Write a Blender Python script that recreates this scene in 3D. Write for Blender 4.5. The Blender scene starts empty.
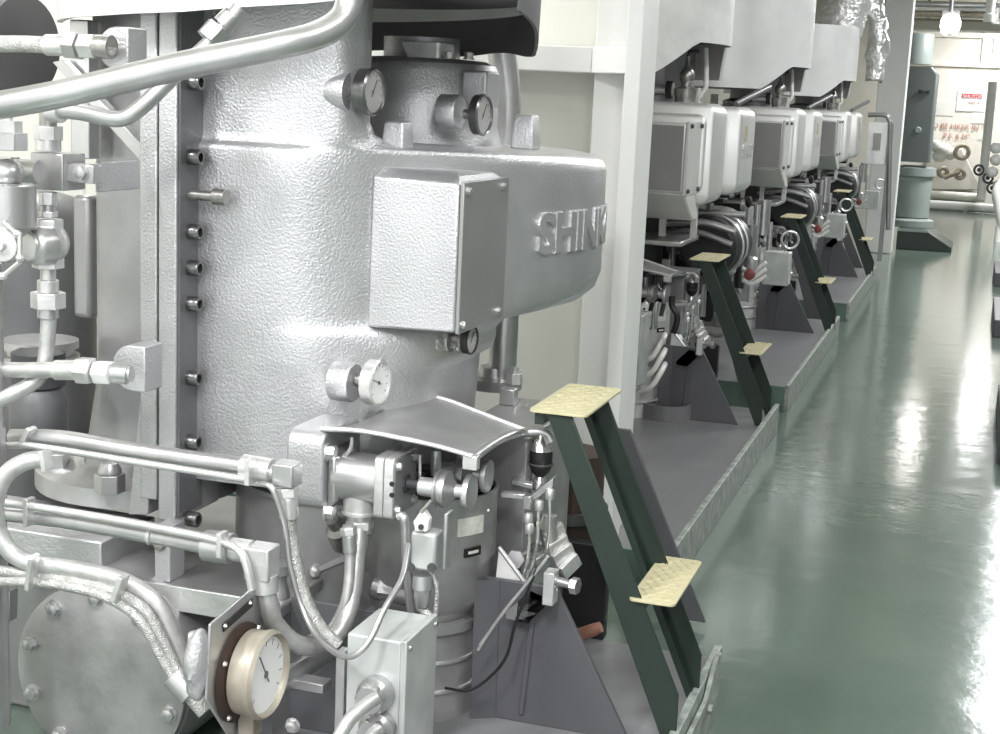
import bpy, bmesh, math, random
from mathutils import Vector, Matrix, noise
random.seed(7)
C = bpy.context.scene.collection
V = Vector
PI = math.pi
# ------------------------------------------------------------------ camera
F, CX, CY, EYE = 1450.0, 500.0, 367.0, 1.5
def cam_basis():
    c, s = math.cos(.045), math.sin(.045)
    yw = V((985-CX, 118-CY, F)).normalized()
    n = yw.cross(V((c, s, 0))).normalized()
    if n.y < 0: n = -n
    xw = n.cross(yw)
    return Matrix((xw, yw, -n))
MB_ = cam_basis()
CAM = V((0, 0, EYE))
FWD = MB_ @ V((0, 0, 1))
def ray(u, v): return MB_ @ V((u-CX, v-CY, F))
def A(u, v, Y):                       # point of the plane Y=const seen there
    d = ray(u, v); return CAM + d*(Y/d.y)
def AX(u, v, X):
    d = ray(u, v); return CAM + d*(X/d.x)
def AZ(u, v, Z):
    d = ray(u, v); return CAM + d*((Z-EYE)/d.z)
def M(px, p):                         # metres spanned by px at the distance of p
    return px*(p-CAM).dot(FWD)/F

# ------------------------------------------------------------------ materials
def mat(name, col, rough=.5, metal=0., bump=None, mottle=0., mscale=6., spec=.5, coat=0., emit=None, stretch=None):
    m = bpy.data.materials.new(name); m.use_nodes = True
    nt = m.node_tree; b = nt.nodes['Principled BSDF']
    b.inputs['Base Color'].default_value = (*col, 1)
    b.inputs['Roughness'].default_value = rough
    b.inputs['Metallic'].default_value = metal
    b.inputs['Specular IOR Level'].default_value = spec
    b.inputs['Coat Weight'].default_value = coat
    if emit:
        b.inputs['Emission Color'].default_value = (*col, 1); b.inputs['Emission Strength'].default_value = emit
    tc = nt.nodes.new('ShaderNodeTexCoord')
    src = tc.outputs['Object']
    if stretch:
        mp = nt.nodes.new('ShaderNodeMapping'); mp.inputs['Scale'].default_value = stretch
        nt.links.new(src, mp.inputs['Vector']); src = mp.outputs['Vector']
    if mottle:
        n = nt.nodes.new('ShaderNodeTexNoise'); n.inputs['Scale'].default_value = mscale; n.inputs['Detail'].default_value = 6
        r = nt.nodes.new('ShaderNodeValToRGB')
        r.color_ramp.elements[0].position = .3; r.color_ramp.elements[1].position = .72
        r.color_ramp.elements[0].color = (*[max(0, c*(1-mottle)) for c in col], 1)
        r.color_ramp.elements[1].color = (*[min(1, c*(1+mottle*.5)) for c in col], 1)
        nt.links.new(src, n.inputs['Vector']); nt.links.new(n.outputs['Fac'], r.inputs['Fac'])
        nt.links.new(r.outputs['Color'], b.inputs['Base Color'])
    if bump:
        kind, sc, st = bump[:3]
        dist = bump[3] if len(bump) > 3 else .004
        if kind == 'noise':
            t = nt.nodes.new('ShaderNodeTexNoise'); t.inputs['Scale'].default_value = sc; t.inputs['Detail'].default_value = 3; o = t.outputs['Fac']
        elif kind == 'voronoi':
            t = nt.nodes.new('ShaderNodeTexVoronoi'); t.feature = 'SMOOTH_F1'; t.inputs['Scale'].default_value = sc; o = t.outputs['Distance']
        elif kind == 'wave':
            t = nt.nodes.new('ShaderNodeTexWave'); t.inputs['Scale'].default_value = sc; t.inputs['Distortion'].default_value = 6; t.inputs['Detail Scale'].default_value = 4; o = t.outputs['Fac']
        nt.links.new(src, t.inputs['Vector'])
        bp = nt.nodes.new('ShaderNodeBump'); bp.inputs['Strength'].default_value = st; bp.inputs['Distance'].default_value = dist
        nt.links.new(o, bp.inputs['Height']); nt.links.new(bp.outputs['Normal'], b.inputs['Normal'])
    return m
m_cast = mat('silver_cast_paint', (.60, .60, .61), .40, .8, ('noise', 180, .5, .0038), .10, 9)
m_silver = mat('silver_paint', (.54, .54, .54), .33, .82, ('noise', 60, .15, .003), .16, 12)
m_bright = mat('bright_silver_paint', (.68, .68, .67), .34, .7, ('noise', 110, .3, .003), .18, 20)
m_greymetal = mat('grey_metal_paint', (.32, .32, .32), .36, .55, ('noise', 50, .12, .003), .15, 8)
m_bar = mat('grey_bar_paint', (.14, .14, .145), .42, .3, ('noise', 60, .15, .003), .15, 12)
m_sheet = mat('galvanised_sheet', (.62, .62, .60), .30, .7, ('noise', 9, .25, .01), .18, 5)
m_steel = mat('worn_steel', (.42, .41, .39), .34, .85, ('noise', 120, .2, .002), .3, 40)
m_gcase = mat('dark_gauge_case', (.20, .20, .20), .28, .9)
m_chrome = mat('polished_steel', (.72, .72, .71), .2, .95)
m_braid = mat('braided_hose', (.52, .52, .50), .42, .7, ('voronoi', 420, .9, .003), .25, 60)
m_hose = mat('silver_hose', (.56, .56, .55), .38, .7, ('noise', 170, .4, .002), .2, 40)
m_shroud = mat('silver_white_enamel', (.70, .70, .68), .36, .45, ('noise', 30, .1, .003), .06, 6)
m_panel = mat('grey_panel', (.32, .32, .315), .33, .5, None, .06, 6)
m_drum = mat('drum_sheet', (.80, .80, .79), .34, .25, ('noise', 7, .2, .01), .10, 5)
m_skirt = mat('white_lagging_sheet', (.80, .80, .78), .45, .1, ('noise', 40, .35, .006), .12, 8)
m_white = mat('white_wall_paint', (.74, .735, .68), .5, 0, ('noise', 20, .04, .003), .05, 2)
m_column = mat('white_column_paint', (.76, .76, .74), .45, 0, ('noise', 12, .05, .003), .05, 3)
m_cream = mat('cream_wall', (.78, .745, .67), .5, 0, ('noise', 20, .04, .003), .06, 2)
m_pipewhite = mat('white_pipe_paint', (.80, .79, .76), .4, 0, None, .08, 8)
m_tan = mat('tan_stained_paint', (.42, .36, .27), .55, 0, ('noise', 40, .2, .003), .3, 14)
m_green = mat('dark_green_paint', (.017, .029, .022), .38, 0, ('noise', 40, .05, .002), .15, 5)
m_coam = mat('green_coaming_paint', (.10, .15, .12), .35, 0, ('noise', 40, .08, .003), .3, 9)
m_worn = mat('worn_pale_edge', (.31, .345, .31), .45, .1, ('noise', 60, .4, .004), .55, 22)
m_dgrey = mat('dark_grey_paint', (.085, .085, .092), .45, 0, ('noise', 60, .08, .002), .06, 5)
m_deck = mat('grey_deck_paint', (.185, .185, .19), .32, 0, ('noise', 20, .1, .004), .15, 5)
m_yellow = mat('pale_yellow_tread', (.50, .46, .29), .6, 0, ('noise', 90, .25, .002), .12, 25)
m_black = mat('black_rubber', (.012, .012, .013), .45)
m_dark = mat('dark_lining', (.055, .055, .058), .6, 0, ('noise', 30, .2, .004))
m_lining = mat('charcoal_lagging', (.11, .11, .112), .6, 0, ('noise', 12, .2, .004), .2, 6)
m_dial = mat('white_dial', (.86, .86, .84), .4)
m_dialg = mat('grey_dial', (.42, .41, .39), .3, .3)
m_beige = mat('stained_beige_case', (.36, .325, .265), .4, .15, ('noise', 40, .1, .002), .25, 18)
m_brown = mat('brown_primer', (.045, .026, .019), .6, 0, None, .3, 12)
m_skin = mat('reddish_pipe', (.36, .17, .12), .5, 0, None, .15, 20)
m_red = mat('red_marking', (.48, .02, .03), .5)
m_dullred = mat('dull_red_cap', (.20, .05, .04), .5)
m_recess = mat('painted_recess_shade', (.042, .042, .044), .42, .3, None, .2, 10)  # near-black colour standing in for shade in the recesses down the row
m_wallr = mat('darkened_wall_paint', (.20, .21, .20), .6)  # right wall coloured dark so the silver faces reflect less light
m_rust = mat('brown_red_lettering', (.46, .22, .17), .6)
m_plate = mat('black_name_plate', (.012, .012, .012), .3)
m_label = mat('pale_label', (.66, .66, .60), .4, 0, None, .15, 90)
m_box = mat('light_grey_box', (.50, .52, .505), .40, .3, ('noise', 20, .15, .003), .2, 12)
m_sage = mat('sage_green_paint', (.27, .31, .29), .4, 0, None, .06, 4)
m_slate = mat('slate_grey_paint', (.10, .118, .112), .45, 0, None, .08, 4)
m_amber = mat('amber_mark', (.46, .38, .25), .5)
m_foil = mat('crinkled_foil', (.84, .84, .83), .32, .7, ('noise', 16, .8, .03))
m_lamp = mat('lamp_glow', (1, .97, .92), .5, 0, emit=18)
m_tube = mat('lamp_tube_glow', (1, .98, .95), .5, 0, emit=6)

def floor_mat():
    m = mat('green_epoxy_floor', (.145, .18, .155), .14, 0, None, spec=.6)
    nt = m.node_tree; b = nt.nodes['Principled BSDF']
    tc = nt.nodes.new('ShaderNodeTexCoord')
    n = nt.nodes.new('ShaderNodeTexNoise'); n.inputs['Scale'].default_value = 1.3; n.inputs['Detail'].default_value = 6; n.inputs['Roughness'].default_value = .6
    r = nt.nodes.new('ShaderNodeValToRGB'); e = r.color_ramp.elements
    e[0].position = .3; e[0].color = (.092, .128, .103, 1); e[1].position = .75; e[1].color = (.132, .172, .140, 1)
    nt.links.new(tc.outputs['Object'], n.inputs['Vector']); nt.links.new(n.outputs['Fac'], r.inputs['Fac'])
    # pale scuffs
    n2 = nt.nodes.new('ShaderNodeTexNoise'); n2.inputs['Scale'].default_value = 7; n2.inputs['Detail'].default_value = 8; n2.inputs['Roughness'].default_value = .75
    r2 = nt.nodes.new('ShaderNodeValToRGB'); r2.color_ramp.elements[0].position = .66; r2.color_ramp.elements[1].position = .78
    mx = nt.nodes.new('ShaderNodeMix'); mx.data_type = 'RGBA'
    mx.inputs['B'].default_value = (.25, .29, .25, 1)
    nt.links.new(tc.outputs['Object'], n2.inputs['Vector']); nt.links.new(n2.outputs['Fac'], r2.inputs['Fac'])
    nt.links.new(r2.outputs['Color'], mx.inputs['Factor']); nt.links.new(r.outputs['Color'], mx.inputs['A'])
    nt.links.new(mx.outputs['Result'], b.inputs['Base Color'])
    n3 = nt.nodes.new('ShaderNodeTexNoise'); n3.inputs['Scale'].default_value = 5; n3.inputs['Detail'].default_value = 4
    bp = nt.nodes.new('ShaderNodeBump'); bp.inputs['Strength'].default_value = .22; bp.inputs['Distance'].default_value = .012
    n4 = nt.nodes.new('ShaderNodeTexNoise'); n4.inputs['Scale'].default_value = 55; n4.inputs['Detail'].default_value = 2
    bp2 = nt.nodes.new('ShaderNodeBump'); bp2.inputs['Strength'].default_value = .12; bp2.inputs['Distance'].default_value = .002
    nt.links.new(tc.outputs['Object'], n3.inputs['Vector']); nt.links.new(tc.outputs['Object'], n4.inputs['Vector'])
    nt.links.new(n3.outputs['Fac'], bp.inputs['Height']); nt.links.new(n4.outputs['Fac'], bp2.inputs['Height'])
    nt.links.new(bp.outputs['Normal'], bp2.inputs['Normal']); nt.links.new(bp2.outputs['Normal'], b.inputs['Normal'])
    return m
m_floor = floor_mat()
m_sheet2 = mat('grey_canopy_sheet', (.48, .48, .48), .32, .7, ('noise', 14, .2, .004), .2, 9)
def glass_mat():
    m = bpy.data.materials.new('gauge_glass'); m.use_nodes = True; nt = m.node_tree
    b = nt.nodes['Principled BSDF']; o = nt.nodes['Material Output']
    t = nt.nodes.new('ShaderNodeBsdfTransparent'); x = nt.nodes.new('ShaderNodeMixShader'); x.inputs['Fac'].default_value = .08
    b.inputs['Roughness'].default_value = .05; b.inputs['Base Color'].default_value = (.9, .9, .9, 1)
    nt.links.new(t.outputs[0], x.inputs[1]); nt.links.new(b.outputs[0], x.inputs[2]); nt.links.new(x.outputs[0], o.inputs['Surface'])
    return m
m_glass = glass_mat()
m_cover = mat('grey_cover_paint', (.40, .40, .395), .38, .55, ('noise', 60, .25, .003), .22, 14)

# ------------------------------------------------------------------ mesh builder
def frame_of(ax):
    ax = ax.normalized()
    t = V((0, 0, 1)) if abs(ax.z) < .9 else V((1, 0, 0))
    a = ax.cross(t).normalized(); b = ax.cross(a).normalized()
    return a, b
def root_origin(o):
    p = V((0, 0, 0))
    while o is not None: p += o.location; o = o.parent
    return p
def smooth_pts(pts, n=6):
    pts = [V(p) for p in pts]
    if len(pts) < 3: return pts
    out = []
    for i in range(len(pts)-1):
        p0 = pts[max(i-1, 0)]; p1 = pts[i]; p2 = pts[i+1]; p3 = pts[min(i+2, len(pts)-1)]
        for j in range(n):
            t = j/n
            out.append(.5*((2*p1)+(p2-p0)*t+(2*p0-5*p1+4*p2-p3)*t*t+(3*p1-p0-3*p2+p3)*t**3))
    out.append(pts[-1]); return out
class MB:
    def __init__(s): s.bm = bmesh.new()
    def loft(s, rings, caps=True, closed=True):
        vs = [[s.bm.verts.new(p) for p in r] for r in rings]
        n = len(rings[0]); m = n if closed else n-1
        for a, b in zip(vs, vs[1:]):
            for i in range(m):
                j = (i+1) % n
                try: s.bm.faces.new((a[i], a[j], b[j], b[i]))
                except ValueError: pass
        if caps and closed:
            for r in (vs[0][::-1], vs[-1]):
                try: s.bm.faces.new(r)
                except ValueError: pass
        return s
    def cyl(s, p0, p1, r0, r1=None, n=24):
        p0, p1 = V(p0), V(p1); r1 = r0 if r1 is None else r1
        a, b = frame_of(p1-p0)
        ring = lambda p, r: [p+a*r*math.cos(2*PI*i/n)+b*r*math.sin(2*PI*i/n) for i in range(n)]
        return s.loft([ring(p0, r0), ring(p1, r1)])
    def hexa(s, p, ax, r, h): ax = V(ax).normalized(); return s.cyl(p, V(p)+ax*h, r, n=6)
    def lathe(s, prof, org, ax=(0, 0, 1), n=40, caps=True):
        org = V(org); ax = V(ax).normalized(); a, b = frame_of(ax)
        return s.loft([[org+ax*h+a*max(r, 1e-4)*math.cos(2*PI*i/n)+b*max(r, 1e-4)*math.sin(2*PI*i/n) for i in range(n)] for r, h in prof], caps)
    def tube(s, pts, r, n=12, sm=6, flat=None):
        pts = smooth_pts(pts, sm) if sm else [V(p) for p in pts]
        rings = []; a = None
        for i, p in enumerate(pts):
            t = (pts[min(i+1, len(pts)-1)]-pts[max(i-1, 0)])
            if t.length < 1e-7: continue
            t.normalize()
            if a is None: a, b = frame_of(t)
            else:
                a = (a-t*a.dot(t))
                a = a.normalized() if a.length > 1e-6 else frame_of(t)[0]
                b = t.cross(a).normalized()
            rr = r(i/(len(pts)-1)) if callable(r) else r
            rings.append([p+a*rr*math.cos(2*PI*k/n)+b*rr*math.sin(2*PI*k/n) for k in range(n)])
        return s.loft(rings)
    def box(s, c, d, R=None):
        c = V(c); d = V(d)/2
        R = R or Matrix.Identity(3)
        q = [c+R @ V((x*d.x, y*d.y, z*d.z)) for z in (-1, 1) for x, y in ((-1, -1), (1, -1), (1, 1), (-1, 1))]
        return s.loft([q[:4], q[4:]])
    def bounds(s, x0, x1, y0, y1, z0, z1): return s.box(((x0+x1)/2, (y0+y1)/2, (z0+z1)/2), (x1-x0, y1-y0, z1-z0))
    def prism(s, pts, ext):
        ext = V(ext); pts = [V(p) for p in pts]
        return s.loft([pts, [p+ext for p in pts]])
    def bar(s, p0, p1, w, h):          # flat bar between two points, w across, h thick
        p0, p1 = V(p0), V(p1); a, b = frame_of(p1-p0)
        q = lambda p: [p+a*w/2+b*h/2, p-a*w/2+b*h/2, p-a*w/2-b*h/2, p+a*w/2-b*h/2]
        return s.loft([q(p0), q(p1)])
    def ball(s, c, r, sc=(1, 1, 1), n=16):
        rs = []
        for i in range(n//2+1):
            t = -PI/2+PI*i/(n//2)
            rs.append([V(c)+V((sc[0]*r*max(math.cos(t), .002)*math.cos(2*PI*k/n), sc[1]*r*max(math.cos(t), .002)*math.sin(2*PI*k/n), sc[2]*r*math.sin(t))) for k in range(n)])
        return s.loft(rs)
    def torus(s, c, ax, R, r, n=28, k=10):
        a, b = frame_of(V(ax)); c = V(c); ax = V(ax).normalized()
        rings = []
        for i in range(n):
            d = a*math.cos(2*PI*i/n)+b*math.sin(2*PI*i/n)
            rings.append([c+d*(R+r*math.cos(2*PI*j/k))+ax*r*math.sin(2*PI*j/k) for j in range(k)])
        rings.append(rings[0]); s.loft(rings, caps=False)
        bmesh.ops.remove_doubles(s.bm, verts=s.bm.verts, dist=1e-6); return s
    def patch(s, grid, th):            # grid of points -> sheet with thickness th (downwards)
        up = [[V(p) for p in r] for r in grid]; n = len(up[0]); m = len(up)
        top = [[s.bm.verts.new(p) for p in r] for r in up]
        bot = [[s.bm.verts.new(p-V((0, 0, th))) for p in r] for r in up]
        f = s.bm.faces.new
        for i in range(m-1):
            for j in range(n-1):
                f((top[i][j], top[i][j+1], top[i+1][j+1], top[i+1][j])); f((bot[i][j], bot[i+1][j], bot[i+1][j+1], bot[i][j+1]))
        for j in range(n-1):
            f((top[0][j], bot[0][j], bot[0][j+1], top[0][j+1])); f((top[-1][j], top[-1][j+1], bot[-1][j+1], bot[-1][j]))
        for i in range(m-1):
            f((top[i][0], top[i+1][0], bot[i+1][0], bot[i][0])); f((top[i][-1], bot[i][-1], bot[i+1][-1], top[i+1][-1]))
        return s
    def build(s, name, m, parent=None, bevel=0, angle=38, label=None):
        bm = s.bm
        bmesh.ops.recalc_face_normals(bm, faces=bm.faces)
        if parent is not None: org = root_origin(parent)
        else:
            xs = [v.co for v in bm.verts]
            org = V(((min(p.x for p in xs)+max(p.x for p in xs))/2, (min(p.y for p in xs)+max(p.y for p in xs))/2, min(p.z for p in xs)))
        bmesh.ops.translate(bm, verts=bm.verts, vec=-org)
        me = bpy.data.meshes.new(name); bm.to_mesh(me); bm.free()
        for p in me.polygons: p.use_smooth = True
        me.set_sharp_from_angle(angle=math.radians(angle))
        me.materials.append(m)
        o = bpy.data.objects.new(name, me); C.objects.link(o)
        if parent is not None: o.parent = parent
        else: o.location = org
        if bevel:
            b = o.modifiers.new('bevel', 'BEVEL'); b.width = bevel; b.segments = 2; b.limit_method = 'ANGLE'; b.angle_limit = math.radians(40); b.harden_normals = False
        if label: o['label'] = label
        return o
REP = []
def tag(o, label, cat, group=None, rep=None):
    o['label'] = label; o['category'] = cat
    if group: o['group'] = group
    if rep: REP.append((o, rep))
    return o
def thing(name, label, cat, loc, group=None, rep=None):
    o = bpy.data.objects.new(name, None); C.objects.link(o); o.location = V(loc); o.empty_display_size = .05
    return tag(o, label, cat, group, rep)
def struct(o): o['kind'] = 'structure'; return o
def socket_bolt(p, ax, r, h, m, parent, name='bolt'):
    ax = V(ax)
    return MB().lathe([(r, 0), (r, h*.9), (r*.9, h), (r*.58, h), (r*.55, h*.5), (0, h*.5)], p, ax, 16).build(name, m, parent)
def hex_bolt(p, ax, r, h, m, parent, name='bolt'):
    ax = V(ax).normalized(); b = MB()
    b.lathe([(r*1.25, 0), (r*1.25, h*.15)], p, ax, 16); b.hexa(V(p)+ax*h*.15, ax, r, h*.7); b.lathe([(r*.8, h*.85), (r*.5, h)], p, ax, 12)
    return b.build(name, m, parent)

# ------------------------------------------------------------------ setting
fl = MB().bounds(-4.2, 2.6, -1.5, 27, -.1, 0).build('floor', m_floor); struct(fl)
struct(MB().bounds(-4.2, 2.6, -1.5, 27, 3.4, 3.5).build('ceiling', m_cream))
struct(MB().bounds(-4.2, 2.6, 27, 27.1, 0, 3.4).build('wall_far', m_cream))
struct(MB().bounds(-4.3, -4.2, -1.5, 27, 0, 3.4).build('wall_left', m_white))
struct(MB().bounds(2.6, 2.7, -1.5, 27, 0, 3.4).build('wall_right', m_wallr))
pw = MB(); pw.bounds(-4.2, -1.15, 4.72, 4.76, 0, 3.4)
struct(pw.build('wall_partition', m_white))
# panel joint battens on the partition
tr = MB()
for x in (-3.2, -2.2): tr.bounds(x-.02, x+.02, 4.705, 4.72, 0, 3.4)
struct(tr.build('trim_1', m_white))
# near column : I-section seen from its edge
xf0, xf1, xw = A(627, 30, 4.36).x, A(643, 30, 4.36).x, A(598, 30, 4.56).x
col = MB(); col.bounds(xf0, xf1, 4.36, 4.46, 0, 3.4)
t = thing('steel_column', 'white steel column standing behind the nearest silver machine', 'column', (xf0, 4.5, 0))
col.build('flange', m_column, t, .003)
MB().bounds(xw, xf1-.03, 4.545, 4.71, 0, 3.4).build('web', m_column, t, .003)
MB().bounds(xf0+.004, xf1-.03, 4.461, 4.544, 0, 3.4).build('weld_strip', m_column, t)
t = thing('wall_beam', 'horizontal white beam joined to the near white column', 'beam', (-1.6, 4.6, 1.6))
zt, zb = A(560, 46, 4.54).z, A(560, 72, 4.54).z
MB().bounds(-2.7, xw+.0, 4.50, 4.71, zb, zt).build('rail', m_column, t, .004)
MB().prism([V((xw+.001, 4.50, zb)), V((xw+.001, 4.543, zb)), V((xf0-.001, 4.543, zb)), V((xf0-.001, 4.40, zb))], (0, 0, zt-zb)).build('return_piece', m_column, t, .003)

# ------------------------------------------------------------------ plinths
def plinth(x1, y0, y1, label, x0=-2.7, h=.1):
    t = thing('machine_plinth', label, 'plinth', (x1-.5, (y0+y1)/2, 0), 'steel plinths under the row of machines')
    MB().bounds(x0, x1-.02, y0, y1, 0, h).build('deck', m_deck, t, .004)
    MB().bounds(x1-.022, x1, y0, y1, 0, h+.035).build('edge_strip', m_worn, t, .003)
    MB().bounds(x0, x1-.023, y0-.012, y0-.001, 0, h+.03).build('front_coaming', m_coam, t, .002)
    return t
plinth(-.507, 1.2, 3.56, 'grey steel plinth under the nearest silver machine, with a worn edge strip', -1.44)
plinth(-.785, 4.28, 6.78, 'grey steel plinth under the second machine in the row')
plinth(-.80, 7.26, 10.0, 'grey steel plinth under the third machine in the row')
plinth(-.80, 10.75, 13.6, 'grey steel plinth under the farthest machine in the row')

# ------------------------------------------------------------------ NEAREST MACHINE : turbine
def plan(ctrl, n=8):
    pts = smooth_pts([V((x, y, 0)) for x, y in ctrl], n); return pts
P_body = plan([(-1.656, 2.885), (-1.50, 2.885), (-1.40, 2.91), (-1.30, 2.99), (-1.20, 3.12), (-1.10, 3.26), (-1.02, 3.43), (-.97, 3.60), (-.955, 3.76), (-.985, 3.93), (-1.15, 4.1), (-1.656, 4.15)])
P_low = plan([(-1.656, 2.885), (-1.50, 2.885), (-1.39, 2.905), (-1.29, 2.975), (-1.195, 3.06), (-1.14, 3.15), (-1.122, 3.26), (-1.12, 3.38), (-1.13, 3.47), (-1.2, 3.53), (-1.35, 3.58), (-1.656, 3.6)])
P_bot = plan([(-1.656, 2.885), (-1.50, 2.89), (-1.40, 2.91), (-1.30, 2.95), (-1.22, 3.04), (-1.2, 3.12), (-1.2, 3.22), (-1.2, 3.3), (-1.21, 3.4), (-1.25, 3.45), (-1.4, 3.5), (-1.656, 3.5)])
P_up = plan([(-1.656, 2.905), (-1.52, 2.905), (-1.42, 2.92), (-1.345, 2.945), (-1.312, 2.99), (-1.305, 3.02), (-1.312, 3.05), (-1.34, 3.10), (-1.39, 3.16), (-1.45, 3.22), (-1.5, 3.26), (-1.656, 3.3)])
def mixr(a, b, t, z, inset=0):
    return [V((p.x*(1-t)+q.x*t, p.y*(1-t)+q.y*t, z)) for p, q in zip(a, b)]
tb = thing('steam_turbine', 'large silver-painted steam turbine casing nearest the camera, with raised lettering', 'turbine', (-1.4, 3.3, .7))
rings = [mixr(P_bot, P_low, 0, .598), mixr(P_bot, P_low, .35, .606), mixr(P_bot, P_low, .5, .64), mixr(P_bot, P_low, .62, .86), mixr(P_bot, P_low, .9, .875), mixr(P_bot, P_low, 1, .90),
         mixr(P_low, P_body, 0, .925), mixr(P_low, P_body, .1, .95), mixr(P_low, P_body, .3, .962), mixr(P_low, P_body, .6, .968), mixr(P_low, P_body, .84, .978), mixr(P_low, P_body, .95, 1.0), mixr(P_low, P_body, 1, 1.04),
         mixr(P_body, P_up, 0, 1.12), mixr(P_body, P_up, 0, 1.22), mixr(P_body, P_up, 0, 1.315), mixr(P_body, P_up, .015, 1.338), mixr(P_body, P_up, .06, 1.357), mixr(P_body, P_up, .14, 1.366),
         mixr(P_body, P_up, .5, 1.372), mixr(P_body, P_up, .86, 1.378), mixr(P_body, P_up, .97, 1.40), mixr(P_body, P_up, 1, 1.43), mixr(P_body, P_up, 1, 1.52), mixr(P_body, P_up, 1, 1.72)]
MB().loft(rings).build('casing', m_cast, tb, angle=60)
def wrap_text(txt, size, curve, s0, z0, depth, m, parent, name, bold=.0, sx=1.0):
    cu = bpy.data.curves.new('lettering', 'FONT'); cu.body = txt; cu.size = size; cu.extrude = depth; cu.offset = bold; cu.bevel_depth = depth*.35; cu.bevel_resolution = 1
    cu.resolution_u = 4
    ob = bpy.data.objects.new('lettering', cu); C.objects.link(ob)
    dg = bpy.context.evaluated_depsgraph_get(); dg.update()
    me = bpy.data.meshes.new_from_object(ob.evaluated_get(dg))
    bpy.data.objects.remove(ob); bpy.data.curves.remove(cu)
    bm = bmesh.new(); bm.from_mesh(me); bpy.data.meshes.remove(me)
    L = [0]
    for a, b in zip(curve, curve[1:]): L.append(L[-1]+(b-a).length)
    def at(s):
        for i in range(len(L)-1):
            if s <= L[i+1] or i == len(L)-2:
                t = (s-L[i])/max(1e-6, L[i+1]-L[i]); p = curve[i].lerp(curve[i+1], t); d = (curve[i+1]-curve[i]).normalized()
                return p, V((d.y, -d.x, 0))
    for v in bm.verts:
        p, n = at(s0+v.co.x*sx); q = p+n*v.co.z
        v.co = V((q.x, q.y, z0+v.co.y))
    b = MB(); b.bm.free(); b.bm = bm
    return b.build(name, m, parent, angle=30)
def arc_at(curve, u):                 # arc length where the curve is first seen at column u
    L = 0
    for a, b in zip(curve, curve[1:]):
        pu = MB_.transposed() @ (V((a.x, a.y, 1.18))-CAM); uu = CX+F*pu.x/pu.z
        if uu >= u: return L
        L += (b-a).length
    return L
wrap_text('SHINKO', .135, P_body, arc_at(P_body, 535), 1.124, .006, m_cast, tb, 'raised_lettering', .004, 1.08)
wrap_text('SZ4 JNSZ-2', .038, mixr(P_low, P_body, 0, 0), arc_at(P_low, 438), .915, .003, m_bright, tb, 'cast_lettering', .001, 1.1)
# vertical flanges, dark strip and their bolts
zt = 1.72
MB().bounds(-1.702, -1.657, 2.80, 3.0, .515, zt).build('flange', m_cast, tb, .004)
MB().bounds(-1.749, -1.706, 2.80, 3.0, .56, zt).build('flange', m_cast, tb, .004)
MB().bounds(-1.6565, -1.6515, 2.808, 2.91, .53, zt).build('joint_strip', m_bar, tb, label='dark grey strip beside the flange')
for v in (82, 157, 232, 268, 304, 378, 442, 519):
    p = AX(188, v, -1.65); p.y = 2.848; p.x = -1.6515
    socket_bolt(p, (1, 0, 0), .0178, .027, m_gcase, tb)
p = AX(186, 195, -1.65); p.y = 2.845; p.x = -1.651
s_ = MB().cyl(p, p+V((.062, 0, 0)), .0115, n=16); s_.cyl(p+V((.062, 0, 0)), p+V((.092, 0, 0)), .0185, n=20)
s_.build('jacking_bolt', m_steel, tb, .001)
# exhaust duct left of the flange, flared foot
def rrect(x0, x1, y0, y1, z, r, k=5):
    out = []
    for cx, cy, a0 in ((x1-r, y0+r, -PI/2), (x1-r, y1-r, 0), (x0+r, y1-r, PI/2), (x0+r, y0+r, PI)):
        for i in range(k+1): out.append(V((cx+r*math.cos(a0+PI/2*i/k), cy+r*math.sin(a0+PI/2*i/k), z)))
    return out
xl = A(92, 300, 2.95).x
MB().loft([rrect(xl-.06, -1.74, 2.92, 3.4, .50, .05), rrect(xl-.035, -1.74, 2.94, 3.4, .62, .05), rrect(xl, -1.74, 2.95, 3.4, .80, .03), rrect(xl, -1.74, 2.95, 3.4, 1.40, .03), rrect(xl-.01, -1.74, 2.95, 3.4, 1.72, .03)]).build('exhaust_duct', m_greymetal, tb)
# foot flange of the duct
fc = A(118, 492, 2.98)
MB().lathe([(.26, 0), (.26, .045), (.245, .055), (.20, .065), (.17, .10)], (fc.x-.02, 3.12, .50)).build('foot_flange', m_silver, tb)
nb = A(110, 508, 2.86)
k = MB(); k.hexa((nb.x, nb.y, .545), (0, 0, 1), .036, .045); k.lathe([(.028, .045), (.028, .055), (.02, .07), (.006, .076)], (nb.x, nb.y, .545), n=16); k.build('foot_nut', m_silver, tb, .002)
nb = A(58, 492, 2.95)
MB().hexa((nb.x, nb.y, .545), (0, 0, 1), .030, .05).build('foot_nut', m_bright, tb, .002)
# tapered rib beside the flange
MB().prism([A(128, 515, 2.82), A(148, 515, 2.82), A(152, 400, 2.82), A(140, 400, 2.82)], (0, .1, 0)).build('rib', m_cast, tb, .003)
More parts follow.
